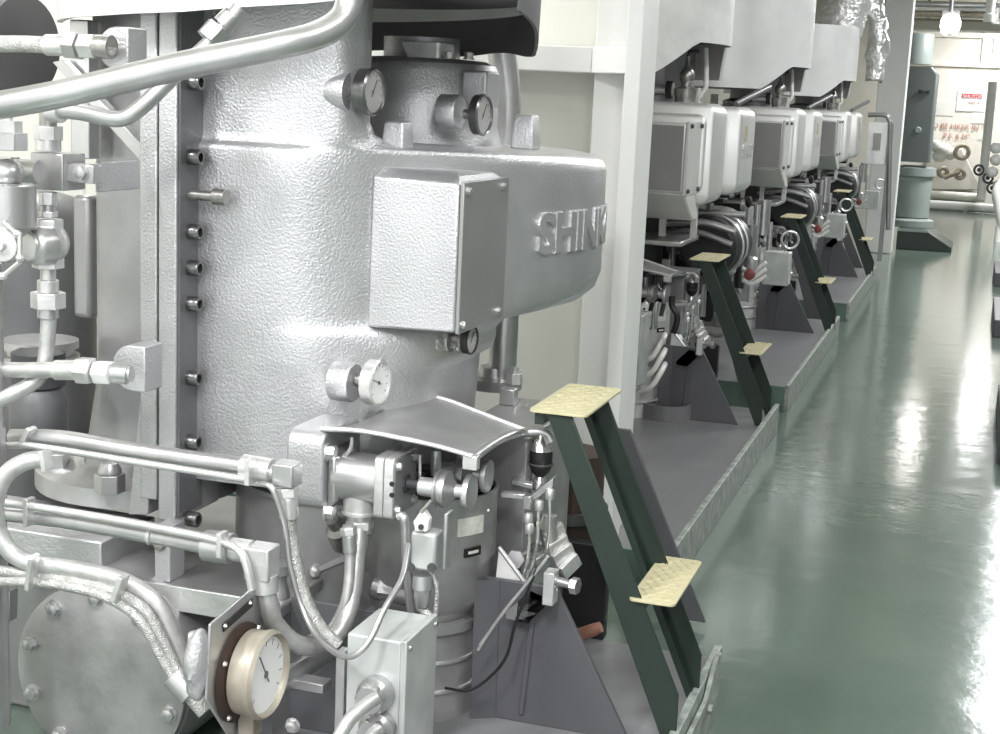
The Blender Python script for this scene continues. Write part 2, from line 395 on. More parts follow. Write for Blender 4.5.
# cover box and its plate
MB().loft([[V((-1.286, 3.0, .972)), V((-1.075, 3.0, .978)), V((-1.075, 3.33, .978)), V((-1.20, 3.33, .972))],
           [V((-1.284, 3.0, .985)), V((-1.072, 3.0, .985)), V((-1.072, 3.33, .985)), V((-1.20, 3.33, .985))],
           [V((-1.280, 3.0, 1.312)), V((-1.074, 3.0, 1.306)), V((-1.074, 3.33, 1.306)), V((-1.20, 3.33, 1.316))],
           [V((-1.266, 3.03, 1.334)), V((-1.09, 3.03, 1.322)), V((-1.09, 3.33, 1.322)), V((-1.20, 3.33, 1.336))]]).build('cover_box', m_cast, tb, .006)
cp = MB().bounds(-1.0715, -1.062, 3.0, 3.315, .975, 1.312).build('cover_plate', m_panel, tb, .002, label='smooth grey cover plate with four bolts')
for y, z in ((3.02, 1.292), (3.27, 1.292), (3.02, .995), (3.27, .995)):
    hex_bolt((-1.062, y, z), (1, 0, 0), .009, .010, m_silver, cp, 'plate_bolt')
# lifting lugs
for u, v, Y, w, h in ((397, 152, 3.12, .058, .07), (526, 141, 3.62, .06, .068)):
    p = A(u, v, Y)
    q = lambda s, z: [V((p.x-w/2*s, p.y-.035*s, z)), V((p.x+w/2*s, p.y-.035*s, z)), V((p.x+w/2*s, p.y+.035*s, z)), V((p.x-w/2*s, p.y+.035*s, z))]
    MB().loft([q(1, p.z-.02), q(1, p.z), q(.82, p.z+h*.9), q(.7, p.z+h)]).build('lug', m_cast, tb, .004)
# bearing housing behind the upper body
hc = V((-1.415, 3.62, 0))
MB().lathe([(.225, 1.355), (.215, 1.385), (.205, 1.42), (.205, 1.555), (.195, 1.575), (.17, 1.585), (.10, 1.59), (.10, 1.64), (.085, 1.64)], hc, n=56).build('bearing_housing', m_cast, tb)
p = A(432, 48, 3.5); k = MB()
k.loft([rrect(p.x-.05, p.x+.04, 3.45, 3.55, 1.585, .01), rrect(p.x-.06, p.x+.045, 3.44, 3.55, 1.625, .01)]); k.build('housing_cap', m_bright, tb, .002)
p = A(478, 84, 3.5); MB().bounds(p.x-.035, p.x+.03, 3.48, 3.58, 1.47, 1.56).build('pad', m_cast, tb, .006)
for u in (446, 466):
    p = A(u, 58, 3.45); hex_bolt((p.x, 3.47, 1.586), (0, 0, 1), .012, .02, m_steel, tb)
# steam lagging skirt above (deck-head cylinder with open bottom)
def skirt(cx, cy, R, label, z0=1.632, z1=1.785, zt=2.25, grp='lagged exhaust trunks above the machines'):
    t = thing('exhaust_trunk', label, 'trunk', (cx, cy, z0), grp)
    n = 72; k = MB()
    low = lambda a: z0 if not (-.62 < a < .35) else z1
    outer_b, outer_t, inner_b, inner_t = [], [], [], []
    for i in range(n):
        a = -PI+2*PI*i/n
        # notch on the aisle side, with a slanted cut
        z = z0
        if -.95 < a < -.55: z = z0+(z1-z0)*(a+.95)/.40
        elif -.55 <= a < .5: z = z1
        d = V((math.cos(a), math.sin(a), 0)); c = V((cx, cy, 0))
        outer_b.append(c+d*R+V((0, 0, z))); outer_t.append(c+d*R+V((0, 0, zt)))
        inner_b.append(c+d*(R-.012)+V((0, 0, z))); inner_t.append(c+d*(R-.012)+V((0, 0, z1+.04)))
    k.loft([outer_t, outer_b, inner_b, inner_t]); k.build('jacket', m_skirt, t, angle=50)
    MB().lathe([(R-.014, z1+.02), (R-.014, z1+.032)], (cx, cy, 0), n=48).build('bottom_panel', m_lining, t)
    MB().lathe([(R*.35, z0+.02), (R*.35, z1+.018)], (cx, cy, 0), n=32).build('neck', m_dark, t)
    return t
t = thing('exhaust_trunk', 'lagged trunk with dark underside hanging over the nearest machine', 'trunk', (-1.56, 3.22, 1.64), 'lagged exhaust trunks above the machines')
cx, cy, R = -1.575, 3.24, .565
k = MB(); n = 96; ob, ot, ib, it = [], [], [], []
def lip_z(a):
    K = [(-180, 1.66), (-150, 1.622), (-112, 1.63), (-90, 1.64), (-62, 1.668), (-45, 1.70), (-22, 1.716), (0, 1.715), (180, 1.66)]
    for (a0, z0), (a1, z1) in zip(K, K[1:]):
        if a <= a1: return z0+(z1-z0)*(a-a0)/(a1-a0)
for i in range(n):
    a = -PI+2*PI*i/n; d = V((math.cos(a), math.sin(a), 0)); c = V((cx, cy, 0)); z = lip_z(math.degrees(a))
    ob.append(c+d*R+V((0, 0, z))); ot.append(c+d*R+V((0, 0, 2.6))); ib.append(c+d*(R-.01)+V((0, 0, z))); it.append(c+d*(R-.012)+V((0, 0, 1.80)))
k.loft([ot, ob, ib, it]); k.build('jacket', m_skirt, t, angle=50)
MB().lathe([(R-.02, 1.722), (R-.02, 1.732)], (cx, cy, 0), n=60).build('bottom_panel', m_lining, t)
k = MB(); ring_o, ring_i = [], []
A0, A1, NN = math.radians(-6), math.radians(150), 40
sec = []
for i in range(NN+1):
    a = A0+(A1-A0)*i/NN; d = V((math.cos(a), math.sin(a), 0)); c = V((cx, cy, 0)); zl = 1.605+.09*max(0, 1-(a-A0)/.55)+.006*math.sin(a*9)
    sec.append([c+d*(R+.004)+V((0, 0, 1.735)), c+d*(R+.002)+V((0, 0, zl)), c+d*(R-.006)+V((0, 0, zl)), c+d*(R-.006)+V((0, 0, 1.735))])
k.loft(sec); k.build('flap', m_lining, t)

# vertical pipe at the right of the bearing housing
p = A(505, 120, 3.92)
k = MB(); zl = 1.36
k.tube([(p.x+.005, 3.92, zl), (p.x+.005, 3.92, zl+.1), (p.x-.01, 3.92, zl+.22), (p.x-.04, 3.88, zl+.42)], M(14, p), 20)
tag(k.build('pipe', m_silver), 'fat silver pipe rising from the top of the nearest turbine casing', 'pipe')
# drain pipe with flange below the body
p = A(502, 378, 3.66)
t = thing('flanged_pipe', 'short silver pipe with bolted flange under the turbine body', 'pipe', (p.x, p.y, p.z-.04))
MB().lathe([(M(14, p), 0), (M(14, p), .25)], (p.x, p.y, p.z), n=24).build('pipe', m_silver, t)
MB().lathe([(M(25, p), -.03), (M(38, p)*.72, -.028), (M(38, p)*.74, 0), (M(16, p), .004), (M(15, p), .03)], (p.x-.02, p.y, p.z), n=32).build('flange', m_silver, t)
q = A(514, 386, 3.6); k = MB(); k.hexa((q.x, q.y, p.z), (0, 0, 1), .022, .03); k.cyl((q.x, q.y, p.z+.03), (q.x, q.y, p.z+.045), .011, n=12); k.build('nut', m_bright, t, .001)

# ------------------------------------------------------------------ gauges
def gauge(face, ax, r, depth, mcase, mdial, label, boss_len=.06, boss_r=None, boss_m=None, needle=.6, rep=None, nm='dial_gauge', two=True, mz=None):
    face = V(face); ax = V(ax).normalized()
    t = thing(nm, label, 'gauge', face-ax*depth, None, rep)
    MB().lathe([(r*.85, -depth), (r*.95, -depth*.95), (r*.96, -depth*.25), (r, -depth*.2), (r, 0), (r*.93, .004*r/.05), (r*.88, .002), (r*.86, -depth*.12), (r*.3, -depth*.13)], face, ax, 36).build('case', mcase, t)
    d = MB().lathe([(r*.86, -depth*.14), (r*.86, -depth*.10)], face, ax, 32).build('dial', mdial, t)
    a, b = frame_of(ax)
    up = V((0, 0, 1)); side = up.cross(ax)
    tk = MB()
    for i in range(-5, 6):
        th = i*.44; dr = up*math.cos(th)+side*math.sin(th)
        tk.bar(face+ax*(-depth*.095)+dr*r*.66, face+ax*(-depth*.095)+dr*r*.8, .0012, .0012)
    tk.build('scale_marks', m_black, d)
    dr = up*math.cos(needle)+side*math.sin(needle)
    nd = MB().bar(face+ax*(-depth*.08)-dr*r*.25, face+ax*(-depth*.08)+dr*r*.62, .003, .0012)
    nd.cyl(face+ax*(-depth*.09), face+ax*(-depth*.06), r*.09, n=12); nd.build('needle', m_black, t)
    MB().lathe([(r*.87, -depth*.03), (r*.87, -depth*.01)], face, ax, 32).build('glass', m_glass, t)
    if boss_len:
        k = MB(); base = face-ax*depth
        k.lathe([(r*.25, 0), (r*.25, -boss_len)], base, ax, 12); k.build('stem', m_steel, t)
        k = MB().hexa(base-ax*boss_len*.55, ax, r*.38, boss_len*.4); k.build('stem_nut', mz or m_steel, t, .001)
    return t
def boss(c, ax, r, length, m, parent, name='boss'):
    ax = V(ax).normalized()
    return MB().lathe([(r*1.0, -length), (r*1.0, -.004), (r*.94, 0), (r*.3, 0)], c, ax, 28).build(name, m, parent)
X_ = (1, -.08, 0)
p = A(374, 92, 2.985); gauge(p, X_, M(24, p), .030, m_gcase, m_dialg, 'round grey thermometer gauge on the upper part of the nearest casing', .03)
boss(A(351, 92, 2.97), X_, M(20, p), .045, m_cast, tb)
p = A(484, 115, 3.40); gauge(p, X_, M(21, p), .022, m_gcase, m_dialg, 'dark round gauge on the bearing housing, near the fat vertical pipe', .03)
boss(A(460, 112, 3.40), X_, M(17, p), .05, m_cast, tb)
p = A(472, 340, 3.16); gauge(p, X_, M(15, p), .018, m_black, m_dialg, 'small dark gauge peeking out under the cover box', .03)
boss(A(452, 340, 3.16), X_, M(13, p), .03, m_greymetal, tb)
p = A(380, 383, 2.93); gauge(p, X_, M(24, p), .028, m_bright, m_dial, 'silver-cased round gauge with white dial on the lower casing above the canopy', .03, needle=-1.2)
boss(A(355, 383, 2.93), X_, M(20, p), .05, m_cast, tb)
# big pressure gauge on its plate
Xp = -1.29
t = thing('gauge_bracket', 'silver bracket plate holding the large white pressure gauge', 'bracket', AX(215, 700, Xp))
k = MB().prism([AX(208, 624, Xp), AX(266, 574, Xp), AX(268, 590, Xp), AX(270, 740, Xp), AX(232, 745, Xp), AX(204, 700, Xp)], (.006, 0, 0)); k.build('plate', m_silver, t, .002)
k = MB(); c = AX(205, 662, Xp-.02)
k.ball(AX(199, 663, Xp-.02), .05, (.5, .7, 1.45), 24)
for v in k.bm.verts: v.co += (v.co-c)*.22*noise.noise(v.co*38)
k.build('weld', m_cast, t)
q = MB().prism([AX(223, 624, Xp+.0065), AX(252, 598, Xp+.0065), AX(252, 606, Xp+.0065), AX(223, 632, Xp+.0065)], (.002, 0, 0)).build('name_plate', m_plate, t, label='black name plate with two screws')
for u, v in ((225, 626), (250, 603)): MB().lathe([(.005, 0), (.003, .004)], AX(u, v, Xp+.0085), (1, 0, 0), 10).build('screw', m_chrome, q)
fc = AX(268, 675, -1.225); r = M(45, fc)
g = gauge(fc, (1, 0, 0), r, .048, m_beige, m_dial, 'large pressure gauge with stained beige case and white dial', 0, needle=-.55, nm='pressure_gauge')
bk = V((-1.2835, fc.y-.008, fc.z))
MB().lathe([(r*1.1, 0), (r*1.12, .004), (r*1.0, .009)], bk, (1, 0, 0), 36).build('back_flange', m_brown, g, label='rusty brown mounting flange')
for a in (.9, 2.6, 4.0): MB().lathe([(.006, 0), (.004, .005)], bk+V((.010, math.cos(a)*r*1.05, math.sin(a)*r*1.05)), (1, 0, 0), 8).build('screw', m_chrome, g)
MB().bounds(-1.28, -1.245, fc.y-.02, fc.y+.02, fc.z-r*1.45, fc.z-r*.9).build('socket', m_beige, g, .003)

# ------------------------------------------------------------------ gearbox, base casting, cover
t = thing('gear_case', 'grey gear case with a round bolted end cover, at the bottom left', 'gearbox', (-1.75, 3.0, 0))
cc = A(99, 678, 2.62); Rc = M(96, cc)
MB().lathe([(Rc*1.02, .02), (Rc*1.05, .05), (Rc*1.05, .24)], cc, (0, 1, 0), 56).build('housing', m_greymetal, t)
MB().bounds(-2.25, -1.72, 2.78, 3.6, 0, A(200, 596, 2.70).z-.05).build('case', m_greymetal, t, .01)
cv = MB().lathe([(Rc*.99, .018), (Rc, .012), (Rc, .002), (Rc*.985, 0), (0.001, 0)], cc, (0, 1, 0), 56).build('end_cover', m_cover, t, label='round pale grey end cover with a ring of bolts')
for i in range(10):
    a = .35+2*PI*i/10
    hex_bolt(cc+V((math.cos(a)*Rc*.87, 0, math.sin(a)*Rc*.87)), (0, -1, 0), .0155, .016, m_silver, cv, 'cover_bolt')
# base ledge between flange foot and bracket
z = A(200, 594, 2.70).z
k = MB(); k.loft([[V((-1.86, 2.70, z-.03)), V((-1.34, 2.70, z-.03)), V((-1.34, 3.05, z-.03)), V((-1.86, 3.05, z-.03))], [V((-1.86, 2.70, z)), V((-1.34, 2.70, z)), V((-1.34, 3.05, z)), V((-1.86, 3.05, z))]]); k.build('ledge', m_silver, t, .004)
MB().bounds(-1.86, -1.34, 2.69, 2.70, z-.045, z+.012).build('ledge_lip', m_bright, t, .002)
p = A(168, 560, 2.76); MB().bounds(p.x-.02, p.x+.02, 2.735, 2.80, z, z+.13).build('foot', m_cast, t, .003)
hex_bolt((p.x-.005, 2.735, z+.085), (0, -1, 0), .012, .012, m_steel, t)
p = A(40, 545, 2.8); MB().bounds(-2.35, -1.80, 2.72, 2.95, z-.01, z+.075).build('rail', m_cast, t, .004)
# vertical gear housing (big shaded cylinder) under the turbine
gh = thing('gear_housing', 'large grey upright gear housing under the nearest turbine', 'gearbox', (-1.36, 3.25, .1))
MB().lathe([(.34, .10), (.34, .56), (.35, .565), (.35, .575), (.30, .58), (.29, .60)], (-1.36, 3.25, 0), n=64).build('housing', m_greymetal, gh)
for u, v in ((312, 575), (300, 545)):
    p = A(u, v, 2.9); 
p = A(315, 571, 2.905); k = MB().ball(p, .016, n=10); k.bar(p, p+V((.1, .02, .055)), .012, .01); k.build('weld_seam', m_bright, gh)
p = A(372, 583, 2.9); k = MB(); k.cyl(p+V((-.02, .06, 0)), p+V((.02, -.02, 0)), .036, n=24); k.cyl(p+V((.02, -.02, 0)), p+V((.11, -.03, -.005)), .028, n=20); k.hexa(p+V((.035, -.022, 0)), (1, 0, 0), .032, .03)
k.build('plug', m_greymetal, gh)
p = A(338, 528, 2.86); k = MB().lathe([(.035, -.05), (.03, 0), (.018, .01), (.016, .035)], p, (-.1, -.5, .6), 20); k.build('breather', m_steel, gh)
# lower pipe strut (silver tube from gauge to the box)
p = [A(268, 690, 2.5), A(330, 650, 2.72)]
tag(MB().cyl(p[0], p[1], .022, n=20).build('pipe', m_silver), 'short silver tube slanting up behind the large pressure gauge', 'pipe')

# ------------------------------------------------------------------ canopy
def G(u, v, Y): return A(u, v, Y)
near = [G(321, 429, 2.72), G(360, 431, 2.72), G(400, 438, 2.72), G(437, 446, 2.72), G(472, 456, 2.72)]
mid = [G(367, 419, 2.93), G(402, 417, 2.93), G(437, 424, 2.93), G(470, 433, 2.93), G(498, 444, 2.93)]
far = [G(413, 393, 3.15), G(444, 399, 3.15), G(474, 410, 3.15), G(502, 421, 3.15), G(526, 430, 3.15)]
grid = []
for j in range(9):
    s = j/8
    row = []
    for i in range(5):
        row.append(near[i]*(1-s)*(1-s*2+1)*.5*1 if False else (near[i]*(2*(s-.5)*(s-1))+mid[i]*(-4*s*(s-1))+far[i]*(2*s*(s-.5))))
    grid.append(smooth_pts(row, 4))
cn = thing('canopy', 'curved silver drip canopy over the actuator of the nearest machine', 'canopy', G(430, 425, 2.9), 'drip canopies', 'curved grey drip canopy on the {w} machine')
MB().patch(grid, .004).build('sheet', m_sheet2, cn, angle=60)
MB().tube(smooth_pts(near, 4), .0055, 8, 0).build('near_rim', m_bright, cn); MB().tube(smooth_pts(far, 4), .0055, 8, 0).build('far_rim', m_bright, cn)
k = MB(); e0 = G(472, 456, 2.72); k.bounds(e0.x-.02, e0.x+.012, e0.y-.002, e0.y+.018, e0.z-.03, e0.z); k.build('corner_tab', m_bright, cn, .002)
k = MB().tube([G(473, 458, 2.74), G(498, 441, 2.95), G(520, 433, 3.08), G(545, 433, 3.1), G(552, 442, 3.1)], .010, 10); k.build('arm', m_silver, cn)
k = MB().tube([G(352, 437, 2.74), G(350, 450, 2.74), G(336, 465, 2.74), G(330, 480, 2.74)], .0045, 8, 4); k.build('hanger', m_silver, cn)
k = MB().tube([G(412, 455, 2.78), G(420, 455, 2.78), G(420, 480, 2.78)], .004, 8, 0); k.cyl(G(436, 450, 2.85), G(436, 475, 2.85), .012, n=12); k.build('hanger', m_silver, cn)

# ------------------------------------------------------------------ actuator with hand knobs
YA = 2.76
a0 = G(368, 478, YA)
ac = thing('actuator', 'silver cylindrical actuator under the canopy of the nearest machine', 'actuator', a0, 'governor actuators', 'silver actuator under the canopy of the {w} machine')
def rx(x0, x1, cy, cz, hy, hz, r, k=4):      # rounded block extruded along X
    def ring(x):
        out = []
        for sy, sz, a0_ in ((1, -1, -PI/2), (1, 1, 0), (-1, 1, PI/2), (-1, -1, PI)):
            for i in range(k+1):
                t_ = a0_+PI/2*i/k; out.append(V((x, cy+sy*(hy-r)+r*math.cos(t_), cz+sz*(hz-r)+r*math.sin(t_))))
        return out
    return [ring(x0), ring(x1)]
xA = lambda u: G(u, 478, YA).x
cz = a0.z
MB().loft(rx(xA(298), xA(334), YA+.04, cz+.015, .10, .085, .03)).build('mounting_block', m_cast, ac, .006)
MB().lathe([(.055, 0), (.056, .02), (.050, .03)], (xA(330), YA, cz-.055+.0), (0, 0, 1), 12)
MB().loft([[V((xA(334), YA+.04+y, cz+zz)) for y, zz in ((-.075, -.075), (.075, -.075), (.075, .06), (-.075, .06))], [V((xA(345), YA+y, cz+zz)) for y, zz in ((-.055, -.05), (.055, -.05), (.055, .05), (-.055, .05))]]).build('neck', m_silver, ac, .008)
MB().lathe([(.05, 0), (.052, .01), (.052, xA(388)-xA(340))], (xA(340), YA, cz), (1, 0, 0), 36).build('barrel', m_silver, ac)
MB().loft(rx(xA(386), xA(395), YA, cz, .066, .066, .012)).build('end_plate', m_bright, ac, .002)
ep = MB().loft(rx(xA(395.6), xA(405), YA, cz, .066, .066, .012)).build('end_plate', m_bright, ac, .002)
MB().loft(rx(xA(405.1), xA(405.8), YA, cz, .060, .060, .012)).build('face_plate', m_greymetal, ac)
for dy in (-1, 1):
    for dz in (-1, 1): hex_bolt((xA(405.8), YA+dy*.047, cz+dz*.047), (1, 0, 0), .008, .010, m_bright, ac)
MB().lathe([(.02, 0), (.02, .004), (.010, .004), (.010, .03)], (xA(406), YA, cz), (1, 0, 0), 20).build('spindle', m_dark, ac)
for v in (484, 495):
    q = G(392, v, YA-.0665); MB().cyl(q, q-V((0, .002, 0)), .0055, n=12).build('oil_hole', m_black, ac)
for dz, u in ((-.075, 336), (.055, 337)):
    hex_bolt((xA(334), YA-.035, cz+dz), (1, 0, 0), .016, .022, m_bright, ac)
q = G(360, 500, YA)
k = MB().lathe([(.036, .03), (.036, -.02), (.040, -.022), (.040, -.028), (.028, -.03), (.028, -.04)], q, n=24); k.build('outlet', m_bright, ac)
def knob(u0, v, Y, s, label, rep):
    p = G(u0, v, Y); t = thing('control_knob', label, 'knob', p, 'control knobs', rep)
    MB().lathe([(.009, -.075), (.009, .001)], p, (1, 0, 0), 14).build('stem', m_dark, t)
    MB().lathe([(.020*s, 0), (.021*s, .004), (.021*s, .036), (.015*s, .037)], p, (1, 0, 0), 24).build('hub', m_bright, t)
    MB().lathe([(.015*s, .036), (.040*s, .039), (.042*s, .045), (.036*s, .048), (.036*s, .051), (.042*s, .054), (.042*s, .064), (.030*s, .068), (.015*s, .081)], p, (1, 0, 0), 32).build('collar', m_silver, t)
    MB().lathe([(.015*s, .080), (.015*s, .103)], p, (1, 0, 0), 20).build('shaft', m_bright, t)
    MB().lathe([(.02*s, .102), (.040*s, .104), (.042*s, .110), (.040*s, .116), (.034*s, .117), (.001, .117)], p, (1, 0, 0), 32).build('disc', m_silver, t)
    return t
knob(420, 486, 2.76, .95, 'front silver control knob in front of the dark-topped coupling drum', 'front control knob on the {w} machine')
knob(440, 470, 2.96, .9, 'rear silver control knob tucked beneath the canopy', 'rear control knob on the {w} machine')

# ------------------------------------------------------------------ coupling drum
dcx = G(428, 490, 3.0); r = M(70, dcx)
dr = thing('coupling_drum', 'open-topped grey coupling drum on the nearest machine', 'drum', (dcx.x, dcx.y, .1), 'coupling drums', 'pale open-topped coupling drum on the {w} machine')
zt = G(440, 512, 2.85).z+.022
MB().lathe([(r*.78, .10), (r*.78, .30), (r*.84, .31), (r*.84, .33), (r*.74, .335), (r*.80, .35), (r*.93, .38), (r*.94, .46), (r, .475), (r, zt-.01), (r*1.02, zt), (r*.97, zt), (r*.96, zt-.16), (.001, zt-.16)], (dcx.x, dcx.y, 0), n=56, caps=False).build('shell', m_cover, dr)
MB().lathe([(r*.955, zt-.155), (r*.955, zt-.012), (r*.945, zt-.012), (r*.945, zt-.15), (.001, zt-.15)], (dcx.x, dcx.y, 0), n=48, caps=False).build('lining', m_black, dr)
MB().lathe([(r*.3, zt-.15), (r*.3, zt-.03), (r*.25, zt-.02)], (dcx.x, dcx.y, 0), n=24).build('shaft', m_dark, dr)
def on_drum(a0, a1, z0, z1, m, name, parent, out=.003, k=6):
    a = [a0+(a1-a0)*i/k for i in range(k+1)]
    f = lambda rr: [V((dcx.x+rr*math.cos(t_), dcx.y+rr*math.sin(t_), 0)) for t_ in a]
    i_, o_ = f(r-.001), f(r+out); s = V((0, 0, z0)); e = V((0, 0, z1)); b = MB()
    b.loft([[p+s for p in i_]+[p+s for p in o_[::-1]], [p+e for p in i_]+[p+e for p in o_[::-1]]]); return b.build(name, m, parent)
on_drum(-.78, -.33, zt-.085, zt-.045, m_label, 'label', dr)
pl_ = on_drum(-.66, -.36, zt-.135, zt-.115, m_plate, 'name_plate', dr); 
on_drum(-.60, -.42, zt-.128, zt-.122, m_label, 'plate_marking', pl_, .0045)
for a in (-.95, -.2): MB().ball((dcx.x+r*math.cos(a), dcx.y+r*math.sin(a), zt-.04), .005, n=8).build('rivet', m_bright, dr)
for z_ in (.17, .24): MB().torus((dcx.x, dcx.y, z_), (0, 0, 1), r*.785, .006, 36, 8).build('hoop', m_silver, dr)

# pedestal box behind with white gusset
pd = thing('bearing_pedestal', 'grey box pedestal beside the coupling drum of the nearest machine', 'pedestal', (-1.1, 3.3, .1), 'bearing pedestals', 'grey box pedestal of the {w} machine')
xr_ = G(528, 440, 3.16).x; ztop = G(505, 437, 3.16).z
MB().bounds(-1.112, xr_, 3.16, 3.56, .101, ztop).build('body', m_cover, pd, .004)
MB().bounds(-1.114, xr_+.006, 3.15, 3.57, ztop, ztop+.008).build('top_plate', m_panel, pd, .002)
for y in (3.2, 3.26): MB().bounds(xr_+.001, xr_+.014, y, y+.02, ztop-.17, ztop-.008).build('guide', m_silver, pd, .002)
q = G(462, 386, 3.5); MB().bounds(-1.108, -1.07, 3.46, 3.50, ztop+.009, ztop+.05).build('bracket', m_silver, pd, .002)
g0 = [G(499, 547, 3.0), G(529, 590, 3.0), G(528, 602, 3.0), G(493, 598, 3.0)]
MB().prism(g0, (0, .012, 0)).build('gusset', m_skirt, pd, .002, label='white triangular gusset')
MB().tube([G(499, 547, 2.998), G(529, 588, 2.998)], .005, 8, 0).build('gusset_rim', m_bright, pd)
q = G(515, 558, 3.1); k = MB(); k.hexa(q, (.3, -1, .2), .022, .03); k.cyl(q+V((.02, 0, .01)), q+V((.06, -.01, .05)), .008, n=10); k.build('clamp_screw', m_silver, pd)

# ------------------------------------------------------------------ linkage and lamp-like bulb
q = G(541, 456, 3.1)
bl = thing('oil_cup', 'black glass oil cup with silver cap at the end of the canopy arm', 'oil cup', q, 'oil cups', 'dark oil cup on the {w} machine')
MB().lathe([(.010, -.048), (.021, -.036), (.026, -.024), (.027, 0), (.026, .014)], q, n=24).build('bowl', m_black, bl)
MB().lathe([(.026, .014), (.024, .019), (.017, .034), (.010, .042), (.005, .052)], q, n=24).build('cap', m_chrome, bl)
MB().lathe([(.008, -.085), (.016, -.08), (.016, -.058), (.010, -.048)], q, n=16).build('stem', m_chrome, bl)
MB().torus(q+V((0, 0, -.018)), (0, 0, 1), .0265, .003, 24, 8).build('band', m_dark, bl)
lk = thing('trip_linkage', 'silver trip linkage with levers and thin rods beside the green step', 'linkage', G(530, 520, 3.05), 'trip linkages', 'silver trip linkage with rods on the {w} machine')
k = MB(); 
k.bar(G(502, 494, 3.05), G(526, 496, 3.05), .022, .012); k.build('lever', m_bright, lk, .002)
MB().bar(G(513, 481, 3.15), G(534, 486, 3.15), .024, .012).build('lever', m_bright, lk, .002)
MB().prism([G(524, 500, 3.02), G(528, 505, 3.02), G(553, 487, 3.02), G(553, 478, 3.02)], (0, .03, 0)).build('yoke', m_silver, lk, .002)
MB().bounds(*[G(523, 497, 3.0).x, G(531, 497, 3.0).x, 3.0, 3.03, G(527, 510, 3.0).z, G(527, 496, 3.0).z]).build('clevis', m_silver, lk, .002)
rods = [[(528, 512), (529, 535), (528, 560), (522, 580), (512, 605)], [(539, 507), (537, 540), (533, 565), (526, 580)], [(550, 496), (549, 530), (546, 555)]]
for rd in rods: MB().tube([G(u, v, 3.02) for u, v in rd], .0042, 8).build('rod', m_chrome, lk)
for u, v in ((528, 518), (529, 528), (539, 505), (550, 494)):
    p = G(u, v, 3.015); MB().lathe([(.009, -.012), (.011, -.008), (.011, .008), (.008, .012)], p, n=12).build('rod_end', m_bright, lk)
stk = [((536, 500), (553, 516), .020), ((538, 520), (556, 528), .024), ((545, 540), (563, 528), .018), ((548, 552), (567, 540), .018), ((553, 562), (572, 548), .018), ((562, 574), (578, 558), .014), ((535, 565), (556, 552), .02), ((525, 580), (548, 572), .02)]
for (u0, v0), (u1, v1), w in stk[1:]:
    MB().bar(G(u0, v0, 3.10), G(u1, v1, 3.14), w, .035).build('spring_leaf', m_bright if w < .019 else m_silver, lk, .002)
vb = MB().tube([G(548, 516, 3.12), G(550, 545, 3.12)], .022, 12, 0); vb.build('valve_body', m_silver, lk)
MB().bounds(G(543, 580, 2.92).x, G(554, 580, 2.92).x, 2.92, 2.96, G(548, 606, 2.92).z, G(548, 573, 2.92).z).build('stop_block', m_bright, lk, .002)
p = G(554, 580, 2.94); k = MB(); k.cyl(p, p+V((.045, -.01, -.002)), .010, n=14); k.hexa(p+V((.043, -.01, -.002)), (1, -.2, 0), .019, .016); k.build('stop_screw', m_silver, lk, .001)
p = G(573, 581, 2.93)
MB().prism([G(505, 612, 2.95), G(527, 618, 2.95), G(548, 598, 2.95), G(530, 590, 2.95)], (0, 0, -.015)).build('stop_shelf', m_silver, lk, .002)
# wires from linkage down to the drum foot
for i, pts in enumerate(([(531, 578), (520, 592), (498, 620), (478, 650)], [(536, 570), (528, 590), (515, 625), (507, 655), (492, 675), (470, 690), (445, 688)], [(548, 556), (530, 580), (505, 610), (480, 645)])):
    w = ('left of the three thin cables hanging from the trip linkage', 'black tube looping from the trip linkage down to the drum foot', 'thin silver wire twisted along the trip linkage')[i]
    tag(MB().tube([G(u, v, 2.9) for u, v in pts], .0035, 8).build('thin_cable', m_black if i == 1 else m_hose), w, 'cable')

# ------------------------------------------------------------------ limit switch
YL = 2.66
ls = thing('limit_switch', 'pale grey limit switch in front of the coupling drum', 'switch', G(423, 560, YL), 'limit switches', 'limit switch in front of the {w} coupling drum')
x0, x1 = G(410, 550, YL).x, G(435, 550, YL).x; z0, z1 = G(422, 571, YL).z, G(422, 533, YL).z
MB().bounds(x0, x1, YL, YL+.05, z0, z1).build('body', m_box, ls, .006)
k = MB().prism([G(422, 509, YL), G(429, 520, YL), G(427, 532, YL), G(415, 532, YL), G(413, 522, YL)], (0, .02, 0)); k.build('head', m_skirt, ls, .002)
MB().cyl(G(421, 527, YL-.004), G(421, 527, YL+.01), .006, n=12).build('pivot', m_black, ls)
MB().tube([G(421, 512, YL), G(432, 500, YL)], .004, 8, 0).build('lever', m_steel, ls)
xa = x1+.012
MB().bounds(xa, xa+.009, YL+.01, YL+.05, z0+.005, z1+.045).build('back_bracket', m_silver, ls, .004)
for u in (411, 432): MB().lathe([(.009, 0), (.009, .006)], G(u, 567, YL+.0), (0, -1, 0), 12).build('screw', m_dark, ls)
p = G(423, 574, YL+.025); MB().lathe([(.022, 0), (.022, -.03), (.018, -.032), (.018, -.05), (.014, -.07)], p, n=20).build('cable_gland', m_silver, ls)
for pts, l, ww in (([(423, 590), (420, 605), (428, 615), (433, 620), (433, 630)], 'short grey cable curling out beneath the limit switch', .010), ([(430, 570), (437, 585), (436, 610), (434, 622)], 'thin grey wire hanging at the right of the limit switch', .005)):
    tag(MB().tube([G(u, v, YL+.025) for u, v in pts], ww, 10).build('cable', m_braid), l, 'cable')
